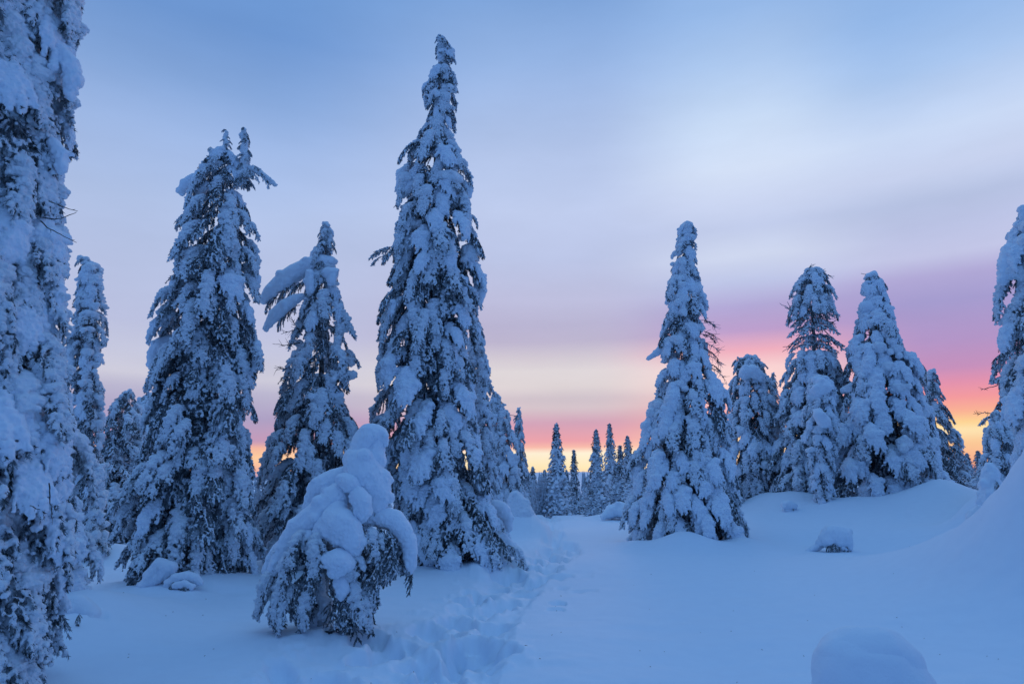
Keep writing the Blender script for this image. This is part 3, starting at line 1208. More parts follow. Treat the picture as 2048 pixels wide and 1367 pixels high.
# --- tree with the bent snow arms
tD, OD = build_tree('spruce with two thick snow-laden arms drooping to the left', 13.0,
                    [(440, 652), (500, 653), (600, 650), (800, 640), (1100, 628)],
                    [(445, 645, 660), (470, 638, 668), (495, 632, 672), (515, 622, 668), (560, 620, 678), (600, 612, 682), (640, 602, 700),
                     (700, 588, 702), (740, 578, 716), (785, 548, 712), (805, 556, 700), (830, 570, 692), (850, 532, 705), (880, 522, 722),
                     (930, 514, 738), (1000, 512, 745), (1060, 508, 745), (1110, 508, 745)],
                    {'drape': 4, 'hang': 3, 'needle': 3, 'shelf': 1.5, 'pillow': 1}, seed=33, smax=1.0, dens=.85, lumps=.6, lsize=.6)
clumps(tD, OD, 13.0, [
    [(662, 522, 13, -.1), (640, 524, 19, -.1), (615, 533, 21, -.1), (590, 546, 23, -.12), (565, 562, 21, -.15), (542, 580, 17, -.15), (526, 600, 11, -.15)],
    [(604, 592, 9, -.25), (590, 598, 14, -.28), (568, 612, 17, -.3), (548, 632, 15, -.3), (532, 656, 8, -.3)],
    [(655, 545, 14, -.3), (668, 545, 13, -.3), (663, 562, 12, -.32)],
    [(620, 545, 10, -.35), (618, 565, 12, -.38), (620, 582, 9, -.38)],
    [(636, 500, 10, 0), (628, 508, 10, 0)]], rough=.012, seed=70, voxel=.02, ls=3.5, lump=.02, name='snow_arm')
for k, (u, v, s_, ph, tl_) in enumerate([(600, 560, .62, 3.3, -.10), (600, 610, .62, 3.35, .05), (560, 590, .45, 3.3, .1), (680, 645, .34, 0, .3),
                                         (625, 560, .6, 3.4, -.1)]):
    add_bough(tD, TEMPLATES['open' if k == 3 else 'needle'][k % 3], P(u, v, 12.9) - OD, ph, s_, tilt=tl_)
bare_branch(tD, OD, [[(610, 655, 12.7), (585, 660, 12.7), (562, 668, 12.7)], [(600, 685, 12.7), (570, 690, 12.7), (545, 687, 12.7)],
                     [(600, 740, 12.7), (575, 738, 12.7), (548, 735, 12.7)], [(605, 670, 12.7), (590, 650, 12.7), (584, 640, 12.7)]],
            mat=M_TWIG, r0=.010, twigs=14, tl=.16, seed=8)
bare_branch(tD, OD, [[(640, 780, 12.6), (655, 810, 12.5), (690, 845, 12.4)], [(690, 845, 12.4), (672, 838, 12.4), (655, 842, 12.4)]], mat=M_BARK, r0=.022, twigs=3, tl=.3, seed=9)

# --- the tallest tree, centre left
tF, OF = build_tree('tallest spruce, narrow spire with crooked tip, left of the track', 13.3,
                    [(68, 880), (120, 888), (200, 884), (300, 872), (400, 870), (500, 868), (700, 864), (900, 880), (1135, 905)],
                    [(70, 873, 888), (90, 869, 903), (112, 870, 916), (130, 876, 896), (150, 856, 906), (180, 847, 916), (212, 850, 917),
                     (245, 857, 905), (280, 838, 905), (310, 826, 910), (340, 795, 925), (360, 788, 943), (400, 802, 940), (430, 796, 934),
                     (460, 792, 948), (500, 768, 955), (550, 776, 966), (590, 762, 964), (640, 766, 950), (700, 770, 948), (740, 758, 942),
                     (790, 742, 950), (850, 736, 956), (900, 742, 965), (950, 750, 974), (1000, 760, 982), (1050, 775, 1000), (1100, 800, 1025),
                     (1135, 830, 1032)],
                    {'drape': 4, 'hang': 2, 'pillow': 2.5, 'shelf': 1.2, 'needle': 1.6}, seed=44, smax=1.08, dens=.98, back=.12, lumps=.45, lsize=.75, widen=1.06)
clumps(tF, OF, 13.3, [
    [(800, 348, 11, 0), (812, 340, 13, 0), (802, 362, 13, 0), (795, 378, 8, 0)],
    [(926, 368, 12, 0), (936, 378, 11, 0), (938, 392, 8, 0)],
    [(880, 143, 13, 0), (888, 153, 15, 0), (878, 160, 12, -.1)],
    [(852, 172, 8, 0), (860, 166, 8, -.05), (848, 178, 6, 0)],
    [(874, 188, 12, -.12), (880, 198, 11, -.12)],
    [(878, 326, 13, -.4), (874, 336, 12, -.42)],
    [(845, 350, 12, -.3), (830, 362, 14, -.32), (818, 376, 14, -.32), (806, 388, 10, -.32)],
    [(820, 480, 16, -.4), (812, 505, 18, -.45), (806, 530, 15, -.45), (800, 545, 9, -.45)],
    [(955, 560, 12, 0), (962, 580, 14, 0), (958, 600, 12, 0)],
    [(922, 565, 18, -.35), (920, 590, 20, -.35), (926, 612, 16, -.35)]], rough=.014, lump=.018, seed=80, voxel=.018)
for k, (u, v, s_, ph, tl_) in enumerate([(790, 500, .55, 3.1, .0), (785, 510, .5, 3.4, .2), (790, 495, .5, 2.9, -.15), (780, 670, .35, 3.2, .6),
                                         (895, 112, .28, 0, .1), (935, 430, .35, 0.1, .3), (1015, 1090, .6, -.4, .3)]):
    add_bough(tF, TEMPLATES['open' if k < 4 else 'shelf'][k % 3], P(u, v, 13.2) - OF, ph, s_, tilt=tl_)

# --- behind it
tG, OG = build_tree('narrow snowy spruce close behind the right side of the tallest spruce', 15.5,
                    [(645, 952), (700, 958), (900, 968), (1100, 990)],
                    [(647, 940, 962), (680, 935, 970), (725, 932, 978), (800, 938, 984), (860, 940, 986), (920, 942, 994), (980, 945, 1004),
                     (1050, 950, 1018), (1100, 950, 1030)],
                    {'drape': 3, 'pillow': 3, 'hang': 2}, seed=51, smax=.8, lumps=.6, lsize=.8)
clumps(tG, OG, 13.6, [[(985, 1010, 16, 0), (1003, 1018, 18, 0), (1015, 1035, 13, 0), (1018, 1055, 9, 0)],
                      [(1000, 1075, 15, 0), (1020, 1095, 15, 0), (1034, 1108, 9, 0)],
                      [(960, 1085, 20, 0), (985, 1100, 18, 0), (1005, 1118, 12, 0)]], rough=.01, seed=91, lump=.02)
tH, OH = build_tree('snowy spruce with broad snow foot, third tree right of the tallest spruce', 20.0,
                    [(785, 990), (900, 1005), (1045, 1025)],
                    [(785, 982, 998), (820, 976, 1014), (860, 978, 1028), (900, 982, 1038), (950, 985, 1048), (1000, 988, 1058), (1045, 990, 1066)],
                    {'drape': 3, 'pillow': 2, 'hang': 2}, seed=52, smax=1.0, lumps=.6, lsize=.7)
clumps(tH, OH, 19.4, [[(1030, 992, 14, 0), (1036, 1010, 24, 0), (1040, 1034, 34, 0)]], rough=.02, seed=95, lump=.03)
tI, OI = build_tree('thin dark spruce with a side twig on its left near the glowing gap', 27.0,
                    [(815, 1038), (1030, 1045)],
                    [(815, 1033, 1042), (850, 1026, 1046), (900, 1028, 1052), (940, 1030, 1057), (1000, 1030, 1062), (1030, 1030, 1066)],
                    {'drape': 3, 'needle': 2, 'shelf': 2, 'hang': 1}, seed=53, smax=.8)
bare_branch(tI, OI, [[(1036, 832, 27), (1026, 830, 27), (1014, 828, 27)]], mat=M_BARK, r0=.02, twigs=6, tl=.15, seed=3)

# --- right of the track
tK, OK = build_tree('plump snow-caked spruce standing alone right of the track', 17.4,
                    [(445, 1374), (520, 1366), (700, 1370), (1090, 1372)],
                    [(447, 1357, 1390), (480, 1352, 1390), (520, 1338, 1390), (570, 1334, 1394), (592, 1326, 1414), (620, 1326, 1408),
                     (660, 1326, 1406), (690, 1322, 1408), (730, 1326, 1414), (770, 1318, 1420), (795, 1306, 1436), (830, 1303, 1446),
                     (862, 1300, 1432), (900, 1276, 1448), (950, 1264, 1456), (1000, 1257, 1468), (1050, 1256, 1480), (1090, 1258, 1496)],
                    {'pillow': 5, 'drape': 2.5, 'hang': 1, 'shelf': .8, 'needle': 1}, seed=61, smax=1.15, dens=1.0, lumps=.62, lsize=.85, widen=1.14)
clumps(tK, OK, 17.4, [
    [(1335, 680, 12, 0), (1326, 695, 12, 0), (1312, 706, 9, 0), (1298, 716, 6, 0)],
    [(1432, 800, 14, 0), (1438, 812, 15, 0), (1432, 824, 12, 0)],
    [(1408, 592, 8, 0), (1400, 600, 10, 0)],
    [(1380, 560, 12, -.3), (1384, 575, 14, -.33)],
    [(1450, 1030, 17, -.6), (1462, 1055, 20, -.6), (1478, 1078, 15, -.6)],
    [(1355, 1052, 17, -1.15), (1365, 1066, 20, -1.2), (1378, 1080, 15, -1.2)],
    [(1372, 456, 11, 0), (1380, 452, 8, 0)],
    [(1362, 522, 12, -.2), (1358, 530, 11, -.2)]],
       rough=.014, lump=.025, seed=101, voxel=.024, ls=3, pull=.22)
pillows(tK, OK, 17.4, [(1345, 800, -.3, 24, -1.9), (1385, 830, -.4, 20, -1.3), (1410, 850, -.2, 20, -.7), (1325, 900, -.5, 22, -2.2),
                       (1360, 905, -.7, 18, -1.6), (1395, 930, -.7, 23, -1.2), (1300, 940, -.2, 20, -2.7), (1335, 975, -.8, 21, -1.9),
                       (1380, 990, -.9, 21, -1.4), (1430, 960, -.3, 22, -.6), (1420, 1010, -.7, 20, -.9), (1370, 560, -.1, 13, -1.2),
                       (1350, 600, -.1, 14, -2.0), (1375, 650, -.2, 15, -1.4), (1390, 700, -.2, 17, -.9), (1350, 720, -.2, 17, -1.9),
                       (1290, 1000, -.3, 20, -2.7), (1450, 1020, -.3, 19, -.4)], 6)
bare_branch(tK, OK, [[(1408, 640 + 22 * i, 17.3), (1422 + 3 * i, 645 + 24 * i, 17.3), (1432 + 4.0 * i, 655 + 25 * i, 17.3)] for i in range(6)],
            mat=M_BARK, r0=.012, twigs=22, tl=.22, seed=11, droop=.2)
for k in range(5):
    add_bough(tK, TEMPLATES['open'][k % 3], P(1400, 640 + 28 * k, 17.3) - OK, -.1, .42 + .05 * k, tilt=.15, snow=False)

tL, OL = build_tree('shaggy wide-topped spruce just right of the lone plump spruce', 24.0,
                    [(712, 1498), (1005, 1508)],
                    [(712, 1482, 1510), (735, 1468, 1524), (765, 1468, 1530), (800, 1458, 1548), (850, 1455, 1553), (900, 1458, 1556), (950, 1460, 1556),
                     (1005, 1466, 1548)],
                    {'drape': 4, 'pillow': 1.5, 'hang': 2, 'needle': 1}, seed=62, smax=1.15, lumps=.8, lsize=.6, widen=1.12)
leader_top(tL, OL, 24, [(1474, 714), (1478, 735)], (7, 12), seed=21)
leader_top(tL, OL, 24, [(1520, 728), (1512, 745)], (10, 12), seed=22)
clumps(tL, OL, 24.0, [[(1490, 745, 14, -.7), (1505, 742, 16, -.7), (1520, 752, 12, -.7)], [(1475, 730, 9, 0), (1485, 725, 9, 0)]], seed=110, rough=.015, voxel=.03)
tL2, OL2 = build_tree('thin far spruce tip peeking out behind the shaggy wide-topped spruce', 30.0,
                      [(745, 1546), (1000, 1550)],
                      [(745, 1542, 1550), (790, 1536, 1556), (850, 1530, 1560), (1000, 1525, 1570)],
                      {'shelf': 2, 'needle': 3, 'drape': 2}, seed=63, smax=.9)

zlo, zhi = P(0, 704, 23.0)[2], P(0, 622, 23.0)[2]
tM, OM = build_tree('tall spruce with sparse twiggy crown and bare trunk showing', 23.0,
                    [(538, 1624), (700, 1628), (985, 1615)],
                    [(538, 1612, 1640), (560, 1594, 1652), (600, 1582, 1662), (650, 1574, 1672), (700, 1574, 1680), (720, 1578, 1680),
                     (760, 1562, 1680), (800, 1562, 1682), (850, 1550, 1682), (900, 1540, 1690), (950, 1532, 1690), (985, 1530, 1690)],
                    {'drape': 4, 'shelf': 2, 'needle': 1, 'pillow': 1.5}, seed=64, smax=1.2, dens=1.15, gaps=.04, sparse=(zlo, zhi), trunk_r=.15)
bare_branch(tM, OM, [[(1628, 545, 23), (1645, 546, 23), (1658, 552, 23)], [(1610, 545, 23), (1618, 537, 23), (1626, 540, 23)],
                     [(1628, 640, 22.8), (1648, 660, 22.8), (1672, 685, 22.8)], [(1625, 650, 22.8), (1600, 670, 22.8), (1575, 698, 22.8)],
                     [(1630, 668, 22.7), (1655, 680, 22.7), (1668, 720, 22.7)], [(1625, 610, 22.8), (1600, 620, 22.8), (1570, 615, 22.8)],
                     [(1628, 620, 22.8), (1650, 640, 22.8), (1668, 645, 22.8)]], mat=M_BARK, r0=.028, twigs=16, tl=.35, seed=13, droop=.3)
for k, (u, v) in enumerate([(1578, 696), (1585, 655), (1668, 700), (1664, 655), (1575, 612), (1663, 618)]):
    add_bough(tM, TEMPLATES['open'][k % 3], P(1625 + (u - 1625) * .3, v - 16, 22.8) - OM, 0 if u > 1625 else pi, abs(u - 1625) / 65 * .95, tilt=.3)

tN, ON = build_tree('narrow snow-hooded young spruce in front of the sparse-crowned spruce', 20.6,
                    [(750, 1640), (990, 1642)],
                    [(752, 1628, 1655), (780, 1608, 1668), (830, 1604, 1672), (880, 1606, 1672), (940, 1616, 1668), (990, 1622, 1664)],
                    {'pillow': 4, 'hang': 3, 'drape': 1}, seed=65, smax=.9, lumps=.8, lsize=.75)
clumps(tN, ON, 20.6, [[(1640, 766, 16, -.2), (1648, 775, 18, -.25), (1636, 782, 16, -.25)], [(1638, 830, 14, -.6), (1648, 842, 16, -.6)]], seed=120, voxel=.026)

tO, OO = build_tree('broad cone spruce smothered in smooth rounded snow, on a snowbank', 22.0,
                    [(545, 1744), (600, 1748), (1012, 1762)],
                    [(547, 1734, 1754), (572, 1724, 1768), (605, 1720, 1776), (640, 1714, 1782), (680, 1706, 1798), (700, 1698, 1804), (750, 1692, 1814),
                     (800, 1678, 1828), (850, 1664, 1836), (900, 1658, 1850), (950, 1656, 1868), (1012, 1654, 1880)],
                    {'pillow': 8, 'drape': 1.2, 'needle': .5}, seed=66, smax=1.4, dens=.95, lumps=.85, lsize=.8, widen=1.16)
clumps(tO, OO, 22.0, [
    [(1736, 553, 9, 0), (1744, 550, 11, 0), (1750, 558, 9, 0)],
    [(1738, 580, 14, -.1), (1750, 584, 16, -.1), (1762, 592, 13, -.1)],
    [(1730, 612, 13, -.2), (1748, 612, 18, -.25), (1762, 616, 15, -.2)]],
       rough=.012, lump=.04, seed=130, voxel=.03, ls=2.2, pull=.22)
pillows(tO, OO, 22.0, [(1745, 630, -.1, 17, -1.6), (1758, 660, -.3, 17, -1.2), (1735, 690, -.3, 17, -1.9), (1765, 725, -.5, 20, -1.3),
                       (1740, 770, -.6, 26, -1.7), (1715, 800, -.6, 20, -2.1), (1795, 720, -.2, 18, -.6), (1805, 780, -.3, 19, -.5),
                       (1775, 800, -.7, 22, -1.2), (1730, 850, -.9, 24, -1.7), (1690, 850, -.5, 20, -2.3), (1800, 850, -.7, 22, -1.0),
                       (1830, 840, -.2, 20, -.4), (1765, 900, -1.0, 22, -1.4), (1700, 920, -.8, 20, -2.0), (1820, 910, -.6, 22, -.7),
                       (1675, 880, -.2, 18, -2.8), (1740, 950, -1.0, 20, -1.6), (1790, 960, -.9, 20, -1.2)], 5)
bare_branch(tO, OO, [[(1736, 552, 22), (1730, 548, 22), (1722, 547, 22)]], r0=.014, twigs=2, tl=.06, seed=3)

tP1, OP1 = build_tree('dark thin-snowed spruce directly right of the broad cone spruce', 29.0,
                      [(722, 1836), (980, 1850)],
                      [(722, 1830, 1844), (760, 1820, 1858), (800, 1815, 1870), (860, 1815, 1890), (920, 1815, 1905), (980, 1815, 1920)],
                      {'shelf': 3, 'needle': 3, 'drape': 2, 'open': 1}, seed=71, smax=1.2, dens=.85)
tP2, OP2 = build_tree('second dark spruce farther right, above the end of the snowbank', 27.0,
                      [(740, 1861), (980, 1880)],
                      [(740, 1852, 1872), (780, 1846, 1880), (820, 1842, 1890), (860, 1842, 1902), (900, 1842, 1918), (980, 1842, 1940)],
                      {'shelf': 3, 'needle': 3, 'drape': 2, 'open': 1}, seed=72, smax=1.2, dens=.85)
tR, OR = build_tree('dark twiggy spruce behind the right edge tree, against the orange glow', 17.0,
                    [(600, 2040), (990, 2025)],
                    [(600, 2025, 2060), (680, 1994, 2080), (720, 1980, 2085), (760, 1970, 2090), (800, 1976, 2090), (840, 1972, 2095), (900, 1962, 2100), (990, 1966, 2100)],
                    {'open': 3, 'needle': 3, 'shelf': 3, 'drape': 1}, seed=73, smax=1.1, dens=.75)
bare_branch(tR, OR, [[(1985, 828, 16.5), (1970, 824, 16.5), (1955, 828, 16.5), (1948, 822, 16.5)], [(1995, 770, 16.5), (1975, 776, 16.5), (1963, 779, 16.5)]], r0=.012, twigs=8, tl=.12, seed=4)
tR2, OR2 = build_tree('short snowy spruce under the dark twiggy spruce near the right edge', 15.8,
                      [(818, 1992), (992, 1990)],
                      [(820, 1986, 1998), (850, 1972, 2012), (900, 1962, 2030), (950, 1958, 2035), (992, 1962, 2035)],
                      {'drape': 3, 'pillow': 2, 'hang': 2}, seed=74, smax=.8)
tS, OS = build_tree('large snow-draped spruce cut off by the right edge of the photo', 9.3,
                    [(330, 2110), (960, 2100)],
                    [(330, 2095, 2125), (400, 2062, 2150), (440, 2040, 2160), (480, 2014, 2180), (520, 2002, 2190), (575, 1994, 2200), (610, 2002, 2200),
                     (680, 1994, 2210), (740, 1996, 2210), (800, 2000, 2210), (860, 2002, 2220), (920, 2008, 2220), (960, 2014, 2220)],
                    {'hang': 4, 'pillow': 2.5, 'drape': 3}, seed=75, smax=1.05, dens=1.35, lumps=.95, lsize=.6, back=.15, cut=1, zfix=985)
clumps(tS, OS, 9.3, [[(2046, 420, 12, 0), (2050, 435, 13, 0)], [(2020, 500, 18, 0), (2010, 530, 18, 0), (2004, 560, 14, 0)]], rough=.02, lump=.02, seed=140, voxel=.016)

# --- the little hunched tree in front
EY = 7.7
rootE = thing('young_spruce', (*P(640, 1270, EY)[:2], gz(*P(640, 1270, EY)[:2])),
              'small hunched spruce under thick smooth snow in the foreground, left of the track', 'tree')
OE = np.array(rootE.location)
pts = np.array([P(640, 1300, EY), P(640, 1220, EY), P(648, 1150, EY), P(670, 1060, EY), P(700, 980, EY), P(725, 910, EY), P(745, 872, EY)]) - OE
link('trunk', mesh_np('trunk', *tube(pts, [.09, .075, .06, .05, .04, .03, .02], 9), [M_BARK]), rootE)
clumps(rootE, OE, EY, [
    [(716, 925, 26, 0), (722, 905, 27, 0), (730, 882, 24, 0), (738, 870, 24, 0), (752, 866, 18, 0), (763, 868, 15, 0), (768, 878, 12, 0), (771, 888, 7, 0)],
    [(752, 884, 17, .02), (747, 900, 22, .02), (750, 920, 22, 0)],
    [(712, 915, 27, -.02), (722, 925, 36, -.04), (728, 948, 40, -.05), (742, 968, 34, -.05), (756, 990, 26, -.05), (745, 1015, 24, -.05), (762, 955, 20, -.03), (766, 985, 17, -.03), (760, 1008, 13, -.03),
     (742, 1000, 20, -.06), (735, 1022, 14, -.06)],
    [(690, 962, 17, -.20), (703, 968, 19, -.24), (712, 978, 13, -.24)],
    [(716, 990, 19, -.26), (724, 1004, 20, -.28), (726, 1022, 17, -.28), (722, 1036, 11, -.27)],
    [(688, 950, 20, .04), (668, 960, 24, .04), (652, 968, 24, .04), (634, 975, 18, .04), (620, 995, 12, .02), (612, 1012, 8, 0)],
    [(692, 975, 22, -.08), (676, 995, 29, -.12), (655, 1015, 30, -.13), (630, 1034, 29, -.14), (606, 1052, 27, -.13), (588, 1074, 24, -.12), (572, 1096, 21, -.12), (558, 1118, 17, -.12), (546, 1140, 12, -.12)],
    [(676, 1018, 22, -.2), (668, 1034, 24, -.26), (684, 1046, 30, -.32), (696, 1060, 30, -.33), (704, 1080, 25, -.33), (708, 1098, 16, -.32), (660, 1058, 21, -.3),
     (648, 1048, 18, -.26), (640, 1062, 16, -.26)],
    [(660, 1118, 22, -.40, .8), (678, 1120, 27, -.42, .85), (690, 1128, 20, -.42, .8), (672, 1140, 16, -.42)],
    [(680, 1165, 16, -.36), (686, 1178, 16, -.36), (682, 1190, 11, -.36)],
    [(618, 1072, 12, -.26), (612, 1082, 14, -.27), (620, 1092, 11, -.27)],
    [(728, 1036, 17, -.08), (748, 1032, 18, -.05), (768, 1034, 20, -.05), (790, 1040, 20, -.05), (806, 1058, 19, -.05), (816, 1080, 17, -.05), (821, 1105, 15, -.05), (820, 1126, 12, -.05),
     (818, 1142, 8, -.05)],
    [(574, 1078, 13, -.02), (560, 1096, 14, -.02), (545, 1115, 12, -.02), (532, 1140, 9, -.02)],
], rough=.010, lump=.018, seed=200, voxel=.0105, ls=4.5, relax=3, rs=22, sat=2)
clumps(rootE, OE, EY, [
    [(644, 1150, 9, -.04), (641, 1170, 12, -.05), (640, 1195, 13, -.06), (652, 1208, 15, -.08), (650, 1228, 15, -.08), (628, 1225, 13, -.05), (622, 1245, 20, -.03)],
    [(600, 1228, 3, -.2), (580, 1222, 4, -.22), (566, 1215, 3, -.24)],
    [(640, 1140, 5, -.1), (620, 1130, 7, -.2), (600, 1135, 6, -.25)],
    [(650, 1110, 8, -.2), (640, 1120, 9, -.22), (632, 1110, 7, -.22)],
    [(702, 1106, 9, -.3), (722, 1118, 10, -.3), (728, 1134, 8, -.3)]],
       name='rimed_stem', rough=.014, lump=.012, seed=230, voxel=.010, relax=1, rs=24, mat=M_SNOW)
EB = [  # (kind, u, v, dY, azimuth, scale, tilt)
    ('needle', 600, 1070, -.05, 3.4, .62, .35), ('needle', 610, 1085, -.15, 3.9, .60, .3), ('drape', 590, 1075, -.1, 3.3, .50, .3),
    ('drape', 600, 1095, -.2, 3.7, .52, .35), ('drape', 585, 1100, -.05, 3.2, .50, .45), ('needle', 590, 1130, -.1, 3.5, .58, .5),
    ('needle', 620, 1130, -.2, 4.1, .55, .5), ('drape', 565, 1125, -.05, 3.4, .40, .5), ('hang', 560, 1130, -.1, 3.6, .52, .1),
    ('hang', 585, 1140, -.2, 4.0, .50, .1), ('hang', 545, 1140, 0, 3.2, .44, .1), ('needle', 605, 1150, -.15, 4.3, .48, .4),
    ('needle', 640, 1090, -.2, 4.5, .55, .3), ('drape', 645, 1060, -.25, 4.4, .5, .2), ('shelf', 620, 1060, -.2, 4.1, .45, .3),
    ('needle', 690, 1090, -.2, 4.9, .55, .3), ('drape', 700, 1080, -.2, 5.0, .46, .3), ('needle', 715, 1100, -.1, 5.4, .6, .4),
    ('needle', 705, 1130, -.2, 5.2, .62, .45), ('hang', 700, 1150, -.2, 5.2, .52, .1), ('needle', 690, 1160, -.2, 4.9, .5, .4),
    ('needle', 730, 1140, -.1, 5.7, .55, .5), ('open', 720, 1165, -.1, 5.6, .55, .9), ('open', 700, 1170, -.2, 5.1, .55, .9),
    ('needle', 745, 1045, 0, 6.0, .55, .1), ('needle', 750, 1060, -.1, 6.1, .52, .2), ('open', 760, 1080, 0, 6.1, .5, .4),
    ('open', 775, 1090, 0, 6.0, .42, .5), ('needle', 740, 1075, -.1, 5.9, .5, .2), ('open', 790, 1085, 0, 6.2, .45, .7),
    ('open', 800, 1110, 0, 6.2, .3, .8), ('needle', 725, 1085, .1, 0.2, .5, .2), ('drape', 740, 990, 0, 5.8, .3, .1),
    ('hang', 575, 1150, -.05, 3.3, .48, -.25), ('hang', 560, 1160, -.1, 3.5, .42, -.1), ('drape', 580, 1170, -.1, 3.5, .40, .2),
    ('needle', 565, 1180, -.1, 3.6, .36, .4), ('hang', 600, 1160, -.2, 3.9, .5, .0), ('hang', 625, 1165, -.25, 4.3, .45, .1),
    ('hang', 590, 1185, -.1, 3.7, .36, .1), ('needle', 580, 1195, -.1, 3.6, .34, .3), ('drape', 730, 1160, -.15, 5.5, .4, .5),
    ('needle', 750, 1048, -.12, 5.6, .5, .3), ('needle', 765, 1050, -.1, 5.8, .46, .4), ('drape', 755, 1060, -.1, 5.4, .38, .4),
    ('needle', 780, 1058, -.08, 5.8, .42, .5), ('needle', 775, 1080, -.05, 5.6, .42, .5), ('needle', 795, 1075, 0, 5.9, .4, .6),
    ('shelf', 735, 1050, -.15, 5.3, .4, .4), ('needle', 740, 1100, -.1, 5.5, .5, .4), ('open', 805, 1120, 0, 5.9, .35, .9),
    ('needle', 650, 1060, .1, 2.4, .6, .3), ('needle', 700, 1060, .15, 1.0, .6, .3), ('drape', 680, 1020, .1, 1.6, .6, .2),
    ('needle', 660, 1150, .1, 2.0, .5, .3), ('needle', 640, 1190, -.05, 3.7, .35, .4), ('open', 660, 1200, -.1, 5.0, .4, .6),
    ('needle', 715, 1020, -.1, 5.3, .36, .2), ('needle', 690, 1010, -.1, 4.5, .3, .2), ('hang', 720, 1170, -.15, 5.5, .46, .1),
]
er = np.random.default_rng(9)
for k, (kd, u, v, dy, ph, s_, tl_) in enumerate(EB):
    add_bough(rootE, TEMPLATES[kd][k % len(TEMPLATES[kd])], P(u, v, EY + dy) - OE, ph, s_, tilt=tl_, roll=er.normal(0, .1),
              snow=(kd not in ('open',)))
bare_branch(rootE, OE, [[(660, 1262, EY - .25), (680, 1258, EY - .27), (705, 1250, EY - .3)], [(640, 1205, EY), (610, 1195, EY - .1), (590, 1180, EY - .15)],
                        [(650, 1262, EY - .25), (668, 1268, EY - .27), (690, 1264, EY - .3)]],
            r0=.012, twigs=6, tl=.08, seed=14, mat=M_TWIG)


# ------------------------------------------------------------------ small snow-covered things
def small(label, u, v, Y, chains, boughs=(), name='snow_covered_sapling', cat='sapling', twigs=(), voxel=.016, rough=.012, lump=.015, seed=0,
          sat=4):
    if Y is None:
        Y = meet(u, v, 9.0) + .1
    p = P(u, v, Y)
    z = gz(p[0], p[1])
    root = thing(name, (p[0], p[1], z), label, cat)
    O = np.array(root.location)
    clumps(root, O, Y, chains, name='snow_cap', voxel=voxel, rough=rough, lump=lump, seed=seed, relax=3, sat=sat)
    for k, (kd, bu, bv, dy, ph, s_, tl_, sn) in enumerate(boughs):
        add_bough(root, TEMPLATES[kd][k % len(TEMPLATES[kd])], P(bu, bv, Y + dy) - O, ph, s_, tilt=tl_, snow=sn)
    if twigs:
        bare_branch(root, O, twigs, r0=.006, twigs=5, tl=.06, seed=seed)
    return root


small('knee-high dome-capped sapling with dark needles showing, on open snow at right', 1670, 1102, None,
      [[(1652, 1078, 17, 0), (1664, 1070, 24, 0), (1682, 1073, 24, 0), (1693, 1086, 15, 0)], [(1655, 1080, 8, .1), (1635, 1092, 9, .1), (1615, 1103, 7, .1), (1604, 1110, 4, .1)],
       [(1685, 1095, 7, -.1), (1690, 1100, 6, -.1)]],
      [('needle', 1658, 1078, -.05, 4.3, .34, .4, True), ('needle', 1670, 1080, -.05, 4.8, .34, .5, True), ('needle', 1684, 1080, -.05, 5.2, .34, .4, True),
       ('needle', 1664, 1076, -.1, 4.6, .34, .3, True)], seed=300)
small('tiny round snow ball on a sapling below the narrow young spruce', 1578, 1026, None,
      [[(1568, 1010, 9, 0), (1578, 1008, 11, 0), (1588, 1012, 8, 0)], [(1572, 1020, 7, 0), (1586, 1022, 7, 0)]],
      [('needle', 1576, 1012, 0, 4.6, .26, .4, True), ('needle', 1584, 1012, 0, 5.0, .26, .4, True)], seed=310)
small('rounded snow-hooded sapling half hidden behind the snowbank at the right edge', 1955, 1085, 11.0,
      [[(1958, 1022, 13, 0), (1950, 1034, 18, 0), (1948, 1055, 17, 0), (1950, 1075, 15, 0)], [(1966, 1022, 13, .05), (1974, 1032, 10, .05), (1968, 1050, 10, .05)]],
      [('needle', 1968, 1030, -.12, 5.2, .22, .4, False)], seed=320, lump=.03)
small('pointed snow-buried young spruce in the gap beside the right edge trees', 1985, 1000, 14.6,
      [[(1980, 932, 9, 0), (1980, 945, 16, 0), (1982, 965, 22, 0), (1985, 985, 28, 0), (1985, 1005, 32, 0)]],
      [('needle', 1990, 960, -.2, 5.0, .3, .4, True)], seed=330, lump=.05)
small('large smooth snow lump over a fallen log beside the far end of the track', 1230, 1040, None,
      [[(1206, 1034, 6, -.3), (1222, 1022, 15, 0), (1238, 1018, 18, 0), (1256, 1022, 18, 0), (1266, 1030, 14, 0)]], seed=340, lump=.05, voxel=.03,
      name='snow_covered_log', cat='log', twigs=[[(1222, 1038, meet(1230, 1040) - .6), (1230, 1034, meet(1230, 1040) - .7), (1240, 1035, meet(1230, 1040) - .7)]])
small('big plain snow-covered stump cut off by the bottom edge of the photo', 1735, 1420, 4.5,
      [[(1690, 1325, 56, 0), (1720, 1312, 56, 0), (1760, 1312, 56, 0), (1785, 1335, 56, 0)],
       [(1700, 1345, 70, 0), (1760, 1345, 72, 0), (1790, 1400, 85, .0), (1715, 1400, 84, 0), (1800, 1470, 105, 0), (1725, 1470, 95, 0)]],
      seed=350, lump=.02, rough=.002, voxel=.02, name='snow_covered_stump', cat='stump', sat=0)
